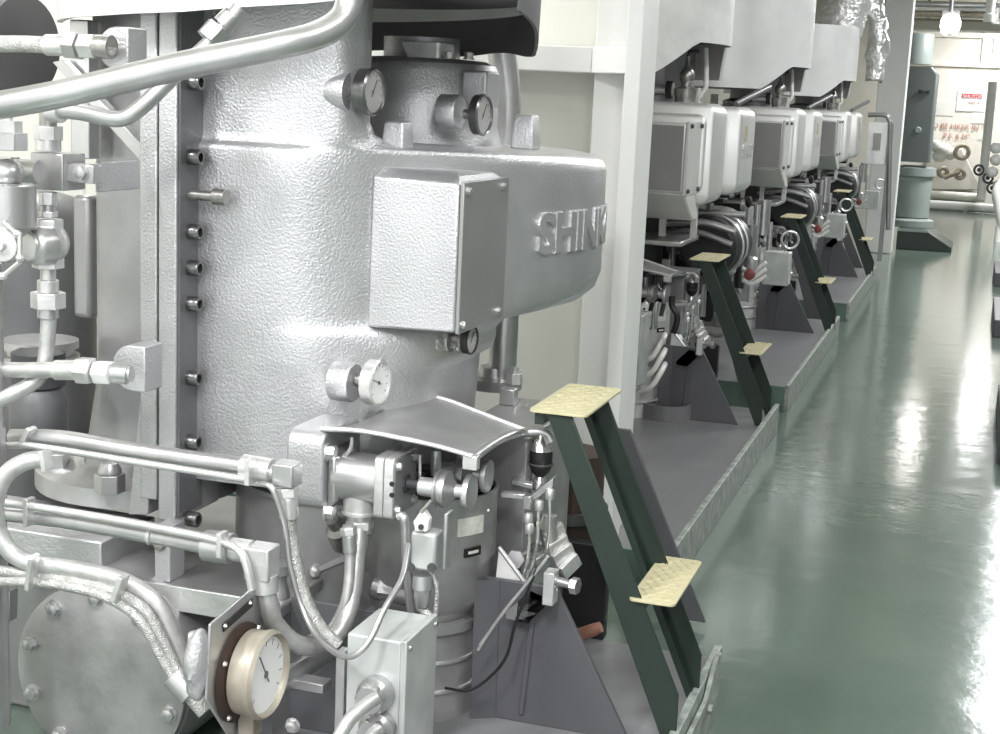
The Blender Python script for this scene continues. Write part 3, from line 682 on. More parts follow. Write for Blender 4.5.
# conduit left of the switch
tag(MB().tube([G(398, 517, 2.62), G(403, 516, 2.62), G(405, 525, 2.62), G(406, 560, 2.66), G(411, 612, 2.7)], .009, 10).build('conduit', m_silver), 'silver conduit running down left of the limit switch', 'conduit')
tag(MB().tube([G(408, 545, 2.60), G(402, 578, 2.50), G(385, 608, 2.42), G(370, 640, 2.38), G(355, 655, 2.37), G(340, 655, 2.40), G(320, 640, 2.50), G(303, 610, 2.55), G(290, 565, 2.55), G(285, 525, 2.55), G(273, 490, 2.54), G(262, 484, 2.55)], .0062, 10).build('cable', m_silver), 'thin silver cable looping down from the upper pipe past the grey box', 'cable')

# ------------------------------------------------------------------ junction box
YJ = 2.45
jb = thing('junction_box', 'light grey junction box with cable glands, below the limit switch', 'junction box', G(390, 700, YJ), 'junction boxes', 'grey junction box with cable glands on the {w} machine')
xl_, xr_2 = G(346, 680, YJ).x, G(400, 680, YJ).x; zt_ = G(400, 642, YJ).z; zb_ = zt_-.29
MB().bounds(xl_, xr_2, YJ, YJ+.16, zb_, zt_).build('body', m_box, jb, .004)
MB().bounds(xr_2+.0005, xr_2+.013, YJ-.004, YJ+.164, zb_-.003, zt_+.004).build('lid', m_box, jb, .003)
for y, z_ in ((YJ+.012, zt_-.014), (YJ+.15, zt_-.014)): MB().lathe([(.006, 0), (.004, .004)], (xr_2+.013, y, z_), (1, 0, 0), 10).build('lid_screw', m_steel, jb)
for u, v in ((378, 692), (380, 726)):
    p = G(u, v, YJ); ax = V((-.35, -.6, -.22)).normalized()
    gl = MB().lathe([(.034, 0), (.036, .004), (.036, .035), (.028, .045), (.026, .06)], p-V((0, -.012, 0)), (0, -1, 0), 24).build('cable_gland', m_silver, jb)
    MB().hexa(p-V((0, .02, 0)), (0, -1, 0), .030, .025).build('gland_nut', m_steel, gl, .001)
for i, (pts, l) in enumerate((([(376, 698), (362, 708), (348, 722), (335, 745)], 'upper grey cable leaving the junction box'), ([(378, 730), (368, 738), (355, 755)], 'lower grey cable leaving the junction box'))):
    c_ = [G(u, v, YJ-.075-.03*j) for j, (u, v) in enumerate(pts)]
    tag(MB().tube(c_, .0135, 12).build('cable', m_hose), l, 'cable')
# bracket post left of box
k = MB(); k.bounds(G(335, 690, 2.5).x, G(344, 690, 2.5).x, 2.5, 2.53, .1, G(340, 652, 2.5).z); 
k.bounds(G(290, 690, 2.62).x, G(335, 690, 2.62).x, 2.56, 2.60, .28, .30)
tag(k.build('support_post', m_silver, bevel=.002), 'narrow silver post left of the junction box', 'post')
# dark guard sheet under the gauge tube
MB().bounds(-1.34, -1.06, 2.75, 2.76, .1, .40).build('guard_sheet', m_dgrey, gh, .002)
p = A(293, 725, 2.7); hex_bolt(p, (0, -1, 0), .014, .014, m_bright, gh)

# ------------------------------------------------------------------ gussets (dark grey support legs)
def gusset_leg(Y, uv, label, rep, rib=None):
    pts = [G(u, v, Y) for u, v in uv]
    t = thing('machine_stand', label, 'support', (sum(p.x for p in pts)/len(pts), Y, .1), 'dark grey support legs', rep)
    MB().prism(pts, (0, .014, 0)).build('web', m_dgrey, t, .002)
    xs = [p.x for p in pts]
    return t, pts
def edge_to(p, q, z): s = (z-p.z)/(q.z-p.z); return p+(q-p)*s
Yg = 2.98
p1, p2 = G(556, 588, Yg), G(628, 740, Yg); b1 = edge_to(p1, p2, .1)
l1, l2 = G(478, 600, Yg), G(474, 734, Yg)
t = thing('machine_stand', 'dark grey tapered support leg in front of the green steps', 'support', (b1.x-.2, Yg, .1), 'dark grey support legs', 'dark grey tapered front support leg of the {w} machine')
MB().prism([p1, b1, V((l2.x, Yg, .1)), V((l1.x, Yg, p1.z))], (0, .014, 0)).build('web', m_dgrey, t, .002)
m0 = G(538, 600, Yg)
MB().prism([V((m0.x-.012, Yg-.006, p1.z-.02)), V((m0.x, Yg-.006, p1.z-.02)), V((m0.x-.02, Yg-.006, .12)), V((m0.x-.032, Yg-.006, .12))], (0, .006, 0)).build('seam', m_dgrey, t, .002)
MB().prism([V((l1.x, Yg-.03, p1.z)), V((l1.x+.05, Yg-.002, p1.z)), V((l2.x+.05, Yg-.002, .1)), V((l2.x, Yg-.03, .1))], (0, .003, 0)).build('return_flange', m_dgrey, t)
Y2 = 4.02
p1, p2 = G(630, 430, Y2), G(671, 535, Y2); b1 = edge_to(p1, p2, .02)
t = thing('machine_stand', 'dark grey tapered support leg behind the green steps', 'support', (b1.x-.2, Y2, .1), 'dark grey support legs', 'dark grey tapered rear support leg of the {w} machine')
MB().prism([p1, b1, b1+V((-.13, 0, 0)), p1+V((-.05, 0, 0))], (0, .014, 0)).build('web', m_dgrey, t, .002)
# brown pipe, and a black slab added to stand for the dark opening
t = thing('suction_pipe', 'brown primer-coated pipe standing behind the steps', 'pipe', (-.985, 3.72, .0))
MB().lathe([(.10, .1), (.10, .56)], (-.985, 3.72, 0), n=36).build('barrel', m_brown, t)
MB().lathe([(.115, .38), (.115, .41)], (-.985, 3.72, 0), n=36).build('collar', m_dark, t)
t = thing('dark_opening_slab', 'black slab standing for the dark opening behind the front support leg of the nearest machine', 'box', (-.98, 3.57, .1), 'black slabs for the dark openings behind the legs', 'black slab standing for the dark opening behind the front support leg of the {w} machine')
MB().bounds(-1.16, -.82, 3.55, 3.59, .101, .36).build('box', m_black, t, .004)
p = G(575, 636, 3.4); q = G(601, 627, 3.4)
tag(MB().tube([p+V((-.05, .02, -.012)), p, q], lambda s: .017-.004*max(0, s-.8)*5*.8, 14, 3).build('pipe_stub', m_skin), 'short reddish pipe stub poking out beside the support leg', 'pipe stub')

# ------------------------------------------------------------------ green steps
def steps():
    Y0, Y1 = 3.0, 3.26
    t = thing('step_ladder', 'dark green two-tread step ladder with pale yellow treads beside the nearest machine', 'step ladder', (-.6, 3.13, .1), 'green step ladders', 'dark green step ladder with yellow treads beside the {w} machine')
    xz = lambda x, z: V((x, 0, z))
    for Y, pl, fl in ((Y0, [(-.849, .818), (-.792, .818), (-.515, .219), (-.515, .102), (-.543, .102)], .006), (Y1, [(-.847, .818), (-.781, .818), (-.512, .219), (-.512, .102), (-.528, .102)], -.03)):
        pts = [V((x, Y, z)) for x, z in pl]
        MB().prism(pts, (0, .006, 0)).build('stringer', m_green, t, .002)
        MB().prism([pts[0]+V((0, -.0005, 0)), pts[0]+V((.018 if fl < 0 else .008, -.0005, 0)), pts[4]+V((.018 if fl < 0 else .008, -.0005, 0)), pts[4]+V((0, -.0005, 0))], (0, fl if fl < 0 else .035, 0)).build('stringer_flange', m_green, t)
    def tread(x0, x1, z, name='tread'):
        th = .006; y0, y1 = Y0-.012, Y1+.065
        base = MB().loft([rrect(x0, x1, y0, y1, z-th, .014), rrect(x0, x1, y0, y1, z, .014)]).build(name, m_yellow, t, .001)
        bars = MB(); nx, ny = 6, 14
        for i in range(nx):
            for j in range(ny):
                x = x0+.012+(x1-x0-.024)*(i+.5)/nx; y = y0+.014+(y1-y0-.028)*(j+.5)/ny
                s = 1 if (i+j) % 2 else -1
                dv = V((.008, .009*s, 0)); pr = V((-.0035*s, .003, 0))
                c = V((x, y, z)); bars.loft([[c-dv, c+pr, c+dv, c-pr], [c-dv*.7+V((0, 0, .0025)), c+pr*.5+V((0, 0, .0025)), c+dv*.7+V((0, 0, .0025)), c-pr*.5+V((0, 0, .0025))]])
        bars.build('chequer_pattern', m_yellow, base)
        MB().bounds(x0+.01, x0+.03, y0+.02, y1-.02, z-th-.03, z-th).build('tread_angle', m_green, t)
    tread(G(530, 404, Y0).x, -.757, .827)
    tread(G(630, 590, Y0).x, -.536, .429)
    return t
steps()
# toe bracket at the plinth corner
t = thing('corner_bracket', 'worn pale metal bracket on the plinth corner at the foot of the nearest steps', 'bracket', (-.49, 3.25, 0))
xb_ = -.5045
MB().prism([V((xb_, 3.02, .0)), V((xb_, 3.40, .0)), V((xb_, 3.46, .155)), V((xb_, 3.40, .165)), V((xb_, 3.28, .10)), V((xb_, 3.02, .10))], (.012, 0, 0)).build('plate', m_worn, t, .002)
hex_bolt((xb_+.012, 3.30, .07), (1, 0, 0), .012, .012, m_worn, t); hex_bolt((xb_+.012, 3.16, .05), (1, 0, 0), .012, .012, m_worn, t)

# ------------------------------------------------------------------ pipework at the left
def run(name, pts, r, m, label, cat, n=14, sm=6, fittings=(), Y=None):
    P = [A(*p) for p in pts]
    if not fittings: return tag(MB().tube(P, r, n, sm).build(name, m), label, cat)
    t = thing(name, label, cat, P[0])
    MB().tube(P, r, n, sm).build('pipe' if 'hose' not in name else 'hose', m, t)
    for f in fittings:
        kind, p0, p1, rr, mm = f
        a, b = A(*p0), A(*p1)
        if kind == 'nut': MB().cyl(a, b, rr, n=6).build('nut', mm, t, .0015)
        elif kind == 'collar': MB().cyl(a, b, rr, n=24).build('collar', mm, t, .001)
        elif kind == 'clamp': MB().bar(a, b, rr*1.0, rr*.35).build('clamp', mm, t, .001)
        elif kind == 'elbow': MB().box((a+b)/2, (rr*2, rr*2, (a-b).length)).build('elbow', mm, t, .004)
    return t
Yp = 2.42
run('pipe', [(-40, 112, 2.34), (60, 94, 2.36), (180, 66, 2.42), (280, 45, 2.5), (322, 33, 2.56), (345, 15, 2.60), (352, -15, 2.62)], .0265, m_silver, 'thick silver pipe sweeping up across the top left', 'pipe', 24, 8)
run('pipe', [(52, 110, 2.52), (80, 112, 2.52), (118, 119, 2.54), (140, 108, 2.56), (175, 75, 2.60), (215, 38, 2.64), (240, 8, 2.66)], .0165, m_silver, 'thinner silver pipe bending up behind the thick top pipe', 'pipe', 18, 6,
    [('nut', (208, 41, 2.63), (220, 28, 2.645), .030, m_silver), ('collar', (222, 26, 2.645), (232, 16, 2.655), .022, m_silver), ('collar', (50, 110, 2.52), (62, 111, 2.52), .024, m_bright)])
run('braided_hose', [(-30, 44, 2.5), (20, 44, 2.5), (48, 45, 2.5), (112, 47, 2.5)], .0165, m_braid, 'braided hose ending in a silver fitting at the top left corner', 'hose', 16, 4,
    [('collar', (47, 45, 2.5), (68, 45, 2.5), .021, m_bright), ('nut', (68, 45, 2.5), (80, 46, 2.5), .029, m_silver), ('nut', (82, 46, 2.5), (97, 46.5, 2.5), .026, m_bright), ('collar', (97, 46.5, 2.5), (112, 47, 2.5), .023, m_steel)])
def half_bracket(u0, u1, v0, v1, Y, label):
    c0 = A(u1, v0, Y); c1 = A(u1, v1, Y); zc = (c0.z+c1.z)/2; h = (c0.z-c1.z)/2; L = A(u0, (v0+v1)/2, Y).x
    pts = [V((c0.x, Y, zc-h)), V((c0.x, Y, zc+h))]+[V((c0.x-(c0.x-L)*(.45+.55*math.sin(PI*i/8)), Y, zc+h*math.cos(PI*i/8))) for i in range(9)]
    k = MB().prism(pts, (0, .07, 0))
    return tag(k.build('hose_bracket', m_cast, bevel=.003), label, 'bracket')
half_bracket(98, 128, 27, 70, 2.54, 'rounded silver bracket holding the top left hose end')
half_bracket(112, 145, 347, 393, 2.60, 'rounded silver bracket holding the middle left hose end')
run('hose', [(-30, 369, 2.52), (20, 370, 2.52), (58, 370, 2.52), (132, 374, 2.54)], .0165, m_hose, 'silver hose running level to the middle left bracket', 'hose', 16, 4,
    [('collar', (56, 370, 2.52), (80, 370, 2.52), .021, m_bright), ('nut', (79, 370, 2.52), (92, 371, 2.52), .029, m_bright), ('nut', (96, 372, 2.53), (112, 373, 2.53), .025, m_skirt), ('collar', (112, 373, 2.53), (128, 374, 2.54), .022, m_silver)])
run('hose', [(-30, 422, 2.50), (5, 398, 2.50), (28, 386, 2.53), (42, 372, 2.55), (47, 345, 2.56), (49, 310, 2.56)], .0165, m_hose, 'silver hose dropping from the valve and bending to the left edge', 'hose', 16, 6)
# valve stack
vs = thing('shut_off_valve', 'silver shut-off valve with stacked hexagon fittings at the left', 'valve', A(48, 245, 2.56))
pz = lambda v: A(48, v, 2.56)
k0 = pz(245)
def zcyl(v0, v1, r, n, nm, m, par, du=0, Y=2.56):
    a, b = A(48+du, v0, Y), A(48+du, v1, Y); b = V((a.x, a.y, b.z)); return MB().cyl(a, b, r, n=n).build(nm, m, par, .0015)
zcyl(192, 205, .019, 6, 'nut', m_bright, vs); zcyl(205, 213, .016, 20, 'neck', m_silver, vs); zcyl(211, 217, .020, 6, 'nut', m_bright, vs)
zcyl(219, 228, .031, 6, 'nut', m_bright, vs)
MB().ball(A(50, 243, 2.56), .040, (1, 1, 1.05), 24).build('body', m_bright, vs)
k = MB().lathe([(.042, -.03), (.040, 0), (.034, .012), (.030, .014), (.028, .02), (.012, .022)], A(36, 246, 2.52), (-.35, -1, 0), 28); k.build('bonnet', m_silver, vs)
zcyl(258, 268, .033, 6, 'nut', m_bright, vs); zcyl(266, 280, .016, 20, 'neck', m_bright, vs, 0); zcyl(280, 292, .022, 20, 'neck', m_bright, vs)
zcyl(292, 308, .036, 6, 'union_nut', m_bright, vs); zcyl(308, 318, .022, 20, 'neck', m_silver, vs)
# manifold block above the valve
mf = thing('manifold_block', 'silver square manifold block bolted on an arm at the left', 'manifold', A(50, 170, 2.56))
a, b = A(33, 152, 2.56), A(66, 191, 2.56)
MB().bounds(a.x, b.x, 2.55, 2.63, b.z, a.z).build('block', m_silver, mf, .003)
k = MB(); p = A(40, 172, 2.55); k.cyl(p, p-V((.06, .0, 0)), .024, n=20); k.hexa(p-V((.06, 0, 0)), (-1, 0, 0), .030, .03); k.cyl(p-V((.09, 0, 0)), p-V((.17, 0, 0)), .022, n=16); k.build('side_port', m_silver, mf)
zcyl(131, 151, .026, 20, 'top_fitting', m_bright, mf, 0, 2.58); zcyl(126, 140, .030, 6, 'nut', m_bright, mf, 0, 2.58); zcyl(110, 128, .018, 16, 'riser', m_steel, mf, 0, 2.58)
a, b = A(66, 163, 2.57), A(95, 184, 2.57); MB().bounds(a.x, b.x, 2.565, 2.60, b.z, a.z).build('arm', m_silver, mf, .003)
hex_bolt(A(81, 173, 2.565), (0, -1, 0), .0155, .012, m_silver, mf)
a, b = A(95, 163, 2.6), A(136, 188, 2.8); MB().bounds(A(95, 163, 2.62).x, A(139, 163, 2.78).x, 2.62, 2.78, b.z, a.z).build('arm_block', m_cast, mf, .004)
# filter bowl and its pipe
fb = thing('filter_bowl', 'silver cylindrical filter bowl with a wire-guarded wheel at the left edge', 'filter', A(5, 200, 2.45))
p = A(6, 183, 2.46); k = MB().lathe([(.05, 0), (.058, -.004), (.058, -.085), (.045, -.09), (.035, -.105)], p, n=32); k.build('bowl', m_silver, fb)
k = MB(); p2 = A(6, 150, 2.46); k.hexa(p2, (0, 0, 1), .042, .035); k.build('nut', m_bright, fb, .002)
zc = A(6, 173, 2.46); k = MB().ball(zc, .036, (1, 1, .8), 18); k.cyl(zc, zc+V((-.07, -.02, 0)), .018, n=14); k.build('head', m_silver, fb)
k = MB(); p3 = A(9, 135, 2.46); k.hexa(p3, (0, 0, 1), .026, .028); k.cyl(p3+V((0, 0, .026)), p3+V((0, 0, .07)), .0075, n=12); k.build('stem', m_bright, fb)
hw = None
p = A(3, 245, 2.41)
MB().lathe([(.034, .012), (.036, 0), (.032, -.008), (.012, -.01), (.010, -.022)], p, (-.2, 1, 0), 24).build('hand_wheel', m_bright, fb)
k = MB()
for u0, v0, u1, v1 in ((4, 222, 17, 234), (20, 232, 20, 258), (20, 262, 3, 276)): k.tube([A(u0, v0, 2.40), A(u1, v1, 2.40)], .005, 8, 0); k.ball(A(u1, v1, 2.40), .009, n=8)
k.build('wheel_guard', m_bright, fb)
p = A(8, 272, 2.46); q = A(0, 600, 2.46)
k = MB(); xq = A(-13, 450, 2.5).x; k.cyl(V((xq, 2.50, .1)), V((xq, 2.50, A(8, 265, 2.5).z)), .038, n=28)
tag(k.build('pipe', m_silver), 'vertical silver pipe at the far left edge', 'pipe')
# dark filter canister in the shadow behind
t = thing('canister', 'dark grey canister hanging behind the left hoses', 'canister', A(42, 420, 2.78))
p = A(39, 412, 2.78); MB().lathe([(.03, -.07), (.06, -.06), (.066, -.05), (.066, .03), (.05, .06)], p, n=28).build('bowl', m_bar, t)
MB().lathe([(.05, .058), (.06, .065), (.06, .14), (.04, .15)], p, n=28).build('head', m_dark, t)
k = MB(); p = A(40, 350, 2.85); k.lathe([(.09, 0), (.09, .02), (.075, .022), (.075, .035), (.088, .037), (.088, .055)], p-V((0, 0, .03)), n=32)
tag(k.build('flange', m_silver), 'round bolted silver flange in the shadow behind the left hoses', 'flange')
t = thing('separator_tank', 'grey upright tank in the shade behind the valve', 'tank', (-2.1, 3.3, .1))
p = A(40, 300, 3.2); MB().lathe([(.16, 0.1), (.16, 1.05), (.15, 1.12), (.10, 1.18), (.03, 1.2)], (p.x-.12, 3.35, 0), n=40).build('shell', m_bar, t)
MB().bounds(A(72, 250, 3.05).x, A(90, 250, 3.05).x, 3.05, 3.10, A(80, 318, 3.05).z, A(80, 195, 3.05).z).build('cover', m_greymetal, t, .012)
# dark lagged duct at top-left
t = thing('lagged_duct', 'charcoal lagged duct in the top left corner', 'duct', A(20, 60, 3.0))
p = A(0, 46, 3.2); k = MB().lathe([(.115, 0), (.12, .01), (.12, .9)], (p.x+.13, 3.1, p.z), (-1, .1, 0), 40); k.build('barrel', m_greymetal, t)
MB().lathe([(.123, -.012), (.123, .03)], (p.x+.14, 3.1, p.z), (-1, .1, 0), 40).build('end_ring', m_lining, t)
t = thing('wall_plate', 'upright silver plate and slanted rib behind the left pipes', 'plate', A(100, 110, 2.9))
MB().prism([A(52, 62, 2.84), A(62, 60, 2.84), A(158, 162, 2.84), A(140, 162, 2.84)], (0, .03, 0)).build('rib', m_silver, t, .002)
MB().bounds(A(75, 60, 2.9).x, A(94, 60, 2.9).x, 2.88, 2.92, A(80, 158, 2.9).z, A(80, 20, 2.9).z).build('plate', m_silver, t, .003)

# lower pipes of the near machine
run('pipe', [(12, 437, 2.58), (60, 438, 2.58), (120, 448, 2.58), (180, 457, 2.58), (245, 466, 2.58)], .0175, m_silver, 'upper of the two level silver pipes crossing the lower left', 'pipe', 18, 4,
    [('clamp', (24, 443, 2.56), (32, 428, 2.56), .03, m_bright), ('collar', (243, 466, 2.58), (272, 471, 2.58), .025, m_bright), ('clamp', (250, 458, 2.55), (250, 484, 2.55), .032, m_bright), ('elbow', (287, 462, 2.58), (287, 485, 2.58), .024, m_silver), ('collar', (270, 473, 2.58), (282, 474, 2.58), .017, m_silver)])
run('tube', [(-30, 447, 2.55), (20, 445, 2.55), (40, 447, 2.55), (130, 461, 2.55), (200, 472, 2.55), (250, 480, 2.56)], .0075, m_bright, 'thin bright tube strapped beneath the upper level pipe', 'tube', 10, 4)
run('pipe', [(-30, 506, 2.50), (0, 512, 2.50), (60, 519, 2.50), (130, 531, 2.50), (205, 545, 2.50)], .0185, m_silver, 'lower of the two level silver pipes crossing the lower left', 'pipe', 18, 4,
    [('clamp', (29, 525, 2.475), (29, 498, 2.475), .03, m_bright), ('collar', (150, 534, 2.5), (154, 535, 2.5), .022, m_bright), ('collar', (206, 545, 2.5), (232, 549, 2.5), .032, m_silver), ('clamp', (222, 532, 2.47), (222, 556, 2.47), .03, m_bright), ('elbow', (262, 545, 2.5), (262, 578, 2.5), .027, m_bright), ('collar', (232, 549, 2.5), (252, 552, 2.5), .024, m_bright)])
run('tube', [(-30, 498, 2.47), (30, 506, 2.47), (100, 517, 2.47), (180, 532, 2.47), (225, 543, 2.47), (243, 556, 2.46), (252, 590, 2.46)], .0085, m_bright, 'thin bright tube along the top of the lower level pipe', 'tube', 10, 5)
p = A(224, 562, 2.52); tag(MB().lathe([(.030, 0), (.026, .02), (.022, .03), (.022, .05), (.034, .055), (.034, .075)], (p.x, 2.76, A(200, 594, 2.70).z+.001), n=20).build('pipe_socket', m_silver), 'small silver socket standing on the ledge under the lower pipe', 'fitting')
# U-shaped hose linking lower pipe and actuator
run('hose', [(264, 580, 2.50), (268, 600, 2.50), (276, 625, 2.52), (300, 645, 2.56), (330, 640, 2.62), (348, 612, 2.68), (355, 570, 2.72), (359, 530, 2.75), (360, 512, 2.76)], .0195, m_hose, 'silver hose hanging in a U between the lower pipe and the actuator', 'hose', 18, 6,
    [('collar', (264, 575, 2.5), (265, 592, 2.5), .027, m_bright), ('collar', (360, 516, 2.76), (359, 532, 2.76), .027, m_bright), ('nut', (360, 520, 2.76), (360, 528, 2.76), .031, m_bright), ('collar', (358, 535, 2.75), (356, 552, 2.74), .024, m_silver)])
run('hose', [(287, 488, 2.58), (289, 520, 2.58), (292, 545, 2.58), (302, 590, 2.57), (318, 625, 2.57), (338, 646, 2.58)], .015, m_braid, 'braided hose dropping from the upper pipe elbow', 'hose', 16, 6,
    [('nut', (287, 487, 2.58), (288, 497, 2.58), .024, m_bright), ('collar', (288, 497, 2.58), (289, 518, 2.58), .020, m_bright)])
run('hose', [(348, 525, 2.70), (350, 560, 2.70), (346, 600, 2.68), (330, 632, 2.66), (310, 640, 2.62)], .012, m_hose, 'thin silver hose beside the U-shaped hose', 'hose', 14, 6,
    [('nut', (348, 527, 2.70), (349, 535, 2.70), .018, m_bright), ('collar', (349, 535, 2.7), (350, 552, 2.7), .015, m_silver)])
# thick hose and braided cables around the end cover
run('hose', [(45, 459, 2.46), (25, 462, 2.44), (5, 476, 2.42), (-5, 505, 2.41), (2, 540, 2.41), (25, 561, 2.42), (70, 568, 2.43), (120, 580, 2.44), (155, 602, 2.45), (175, 640, 2.46), (184, 668, 2.47)], .0185, m_hose, 'thick silver hose curving round the top of the end cover', 'hose', 16, 8,
    [('clamp', (48, 470, 2.45), (44, 450, 2.45), .03, m_bright)])
run('braided_cable', [(-30, 568, 2.42), (30, 574, 2.42), (80, 583, 2.42), (115, 592, 2.42), (145, 610, 2.42), (165, 645, 2.43), (182, 682, 2.44)], .0115, m_braid, 'middle braided cable curving over the end cover', 'cable', 12, 8)
run('braided_cable', [(-30, 582, 2.41), (30, 582, 2.41), (75, 588, 2.41), (110, 599, 2.41), (140, 620, 2.41), (160, 655, 2.42), (178, 686, 2.43)], .0105, m_braid, 'inner braided cable lying nearest the end cover', 'cable', 12, 8,
    [('clamp', (30, 588, 2.40), (34, 556, 2.39), .028, m_bright), ('clamp', (116, 600, 2.40), (124, 576, 2.40), .032, m_bright), ('collar', (174, 676, 2.43), (192, 695, 2.43), .027, m_silver), ('collar', (190, 693, 2.43), (206, 712, 2.43), .018, m_braid)])
k = MB().prism([A(6, 592, 2.7), A(10, 592, 2.7), A(9, 622, 2.7), A(4, 622, 2.7)], (0, .03, 0))
tag(k.build('eye_bolt', m_silver), 'small silver bar at the left edge under the braided cables', 'bar')

# ------------------------------------------------------------------ machines further down the row
def slab(x0, x1, y0, y1, z0, z1, r, m, name, par, bevel=.012):
    k = MB()
    def ring(y, i):
        out = []
        for cx_, cz_, a0_ in ((x1-r, z0+r, -PI/2), (x1-r, z1-r, 0), (x0+r, z1-r, PI/2), (x0+r, z0+r, PI)):
            for j in range(7): out.append(V((cx_+(r-i)*math.cos(a0_+PI/2*j/6), y, cz_+(r-i)*math.sin(a0_+PI/2*j/6))))
        return out
    k.loft([ring(y0, .012), ring(y0+.004, .004), ring(y0+.012, 0), ring(y1-.012, 0), ring(y1, .012)]); return k.build(name, m, par, angle=40)
def far_machine():
    K = 1.15; Ya = 6.75; x1 = G(713, 150, Ya).x; zt = G(700, 103, Ya).z; zb = G(700, 206, Ya).z
    t = thing('steam_turbine', 'second machine in the row, pale silver housing with shade painted grey on its front box', 'turbine', (x1-.4, Ya, .1), 'pale turbine housings', 'pale silver turbine housing of the {w} machine in the row')
    slab(x1-.72, x1, Ya, Ya+.34, zb, zt, .06, m_shroud, 'front_housing', t)
    # pale inset face inside the rim of the front housing
    slab(x1-.70, x1-.035, Ya-.010, Ya+.02, zb+.05, zt-.05, .05, m_shroud, 'front_cover', t)
    x2 = x1+.055
    slab(x1-.64, x2, Ya+.46, Ya+.90, zb+.03, zt-.01, .06, m_shroud, 'rear_housing', t)
    MB().bounds(x1-.64, x1-.03, Ya+.34, Ya+.46, zb+.06, zt-.04).build('waist', m_greymetal, t)
    cu = bpy.data.curves.new('lettering', 'FONT'); cu.body = 'SHINKO'; cu.size = .085; cu.extrude = .004; cu.offset = .003
    ob = bpy.data.objects.new('lettering', cu); C.objects.link(ob); dg = bpy.context.evaluated_depsgraph_get(); dg.update()
    me = bpy.data.meshes.new_from_object(ob.evaluated_get(dg)); bpy.data.objects.remove(ob); bpy.data.curves.remove(cu)
    b = MB(); b.bm.free(); b.bm = bmesh.new(); b.bm.from_mesh(me); bpy.data.meshes.remove(me)
    for v in b.bm.verts: v.co = V((x2+.001+v.co.z, Ya+.52+v.co.x, (zt+zb)/2-.02+v.co.y))
    b.build('raised_lettering', m_bright, t)
    MB().bounds(x2, x2+.002, Ya+.56, Ya+.64, zt-.18, zt-.10).build('sticker', m_amber, t, label='small tan sticker')
    yb = 6.44; bx = G(691, 150, yb).x; bz0, bz1 = G(670, 193, yb).z, G(670, 123, yb).z
    MB().bounds(bx-.30, bx-.028, yb, Ya-.012, bz0, bz1).build('cover_box', m_shroud, t, .008)
    MB().bounds(bx-.29, bx-.035, yb-.006, yb, bz0+.01, bz1-.01).build('shaded_face', m_panel, t, .002, label='grey sheet painting in the shade on the cover box front')  # grey sheet paints in the shade on the box's front face
    pl = MB().bounds(bx-.0275, bx-.012, yb, Ya-.014, bz0-.01, bz1+.01).build('side_plate', m_shroud, t, .002)
    for y in (yb+.03, Ya-.04):
        for z in (bz0+.01, bz1-.01): MB().lathe([(.011, 0), (.009, .012)], (bx-.012, y, z), (1, 0, 0), 10).build('plate_bolt', m_dark, pl)
    MB().loft([[V((bx-.29, yb+.16, bz0-.13)), V((bx+.0, yb+.16, bz0-.13)), V((bx+.0, Ya-.02, bz0-.13)), V((bx-.29, Ya-.02, bz0-.13))], [V((bx-.30, yb+.01, bz0-.001)), V((bx-.02, yb+.01, bz0-.001)), V((bx-.02, Ya-.02, bz0-.001)), V((bx-.30, Ya-.02, bz0-.001))]]).build('box_foot', m_shroud, t, .01)
    MB().lathe([(.23, zt-.03), (.23, zt+.03), (.18, zt+.05), (.18, zt+.25)], (x1-.37, Ya+.40, 0), n=32).build('upper_neck', m_greymetal, t)
    MB().lathe([(.24, .40), (.24, .43), (.21, .44), (.20, zb+.02)], (x1-.50, Ya+.42, 0), n=40).build('lower_neck', m_recess, t)  # column coloured near black for the shadow zone under the housing
    for dx in (-.08, -.23, -.36): MB().bounds(x1+dx-.014, x1+dx+.014, Ya+.06, Ya+.1, zb-.16, zb+.01).build('stay', m_bright, t, .002)
    MB().bounds(x1-.58, x1-.10, Ya-.1, Ya+.35, zb-.19, zb-.165).build('shelf', m_silver, t, .006)
    for dx in (-.61, -.12): MB().bounds(x1+dx-.024, x1+dx+.024, Ya+.08, Ya+.12, zt-.01, zt+.07).build('lug', m_bright, t, .004)
    # curved cast guard and ribs under the housing
    k = MB(); k.lathe([(.13, -.22), (.15, -.20), (.15, .12), (.12, .14)], (x1-.07, Ya+.75, zb-.24), (.1, 1, 0), 36); k.build('gear_cover', m_recess, t)
    for d in (-.12, .02): MB().torus((x1-.07, Ya+.75+d, zb-.24), (.1, 1, 0), .152, .009, 32, 8).build('gear_cover_rib', m_silver, t)
    return t
MACH = [far_machine()]
MACH[0]['label'] = 'pale silver turbine housing of the second machine, just right of the near white column'
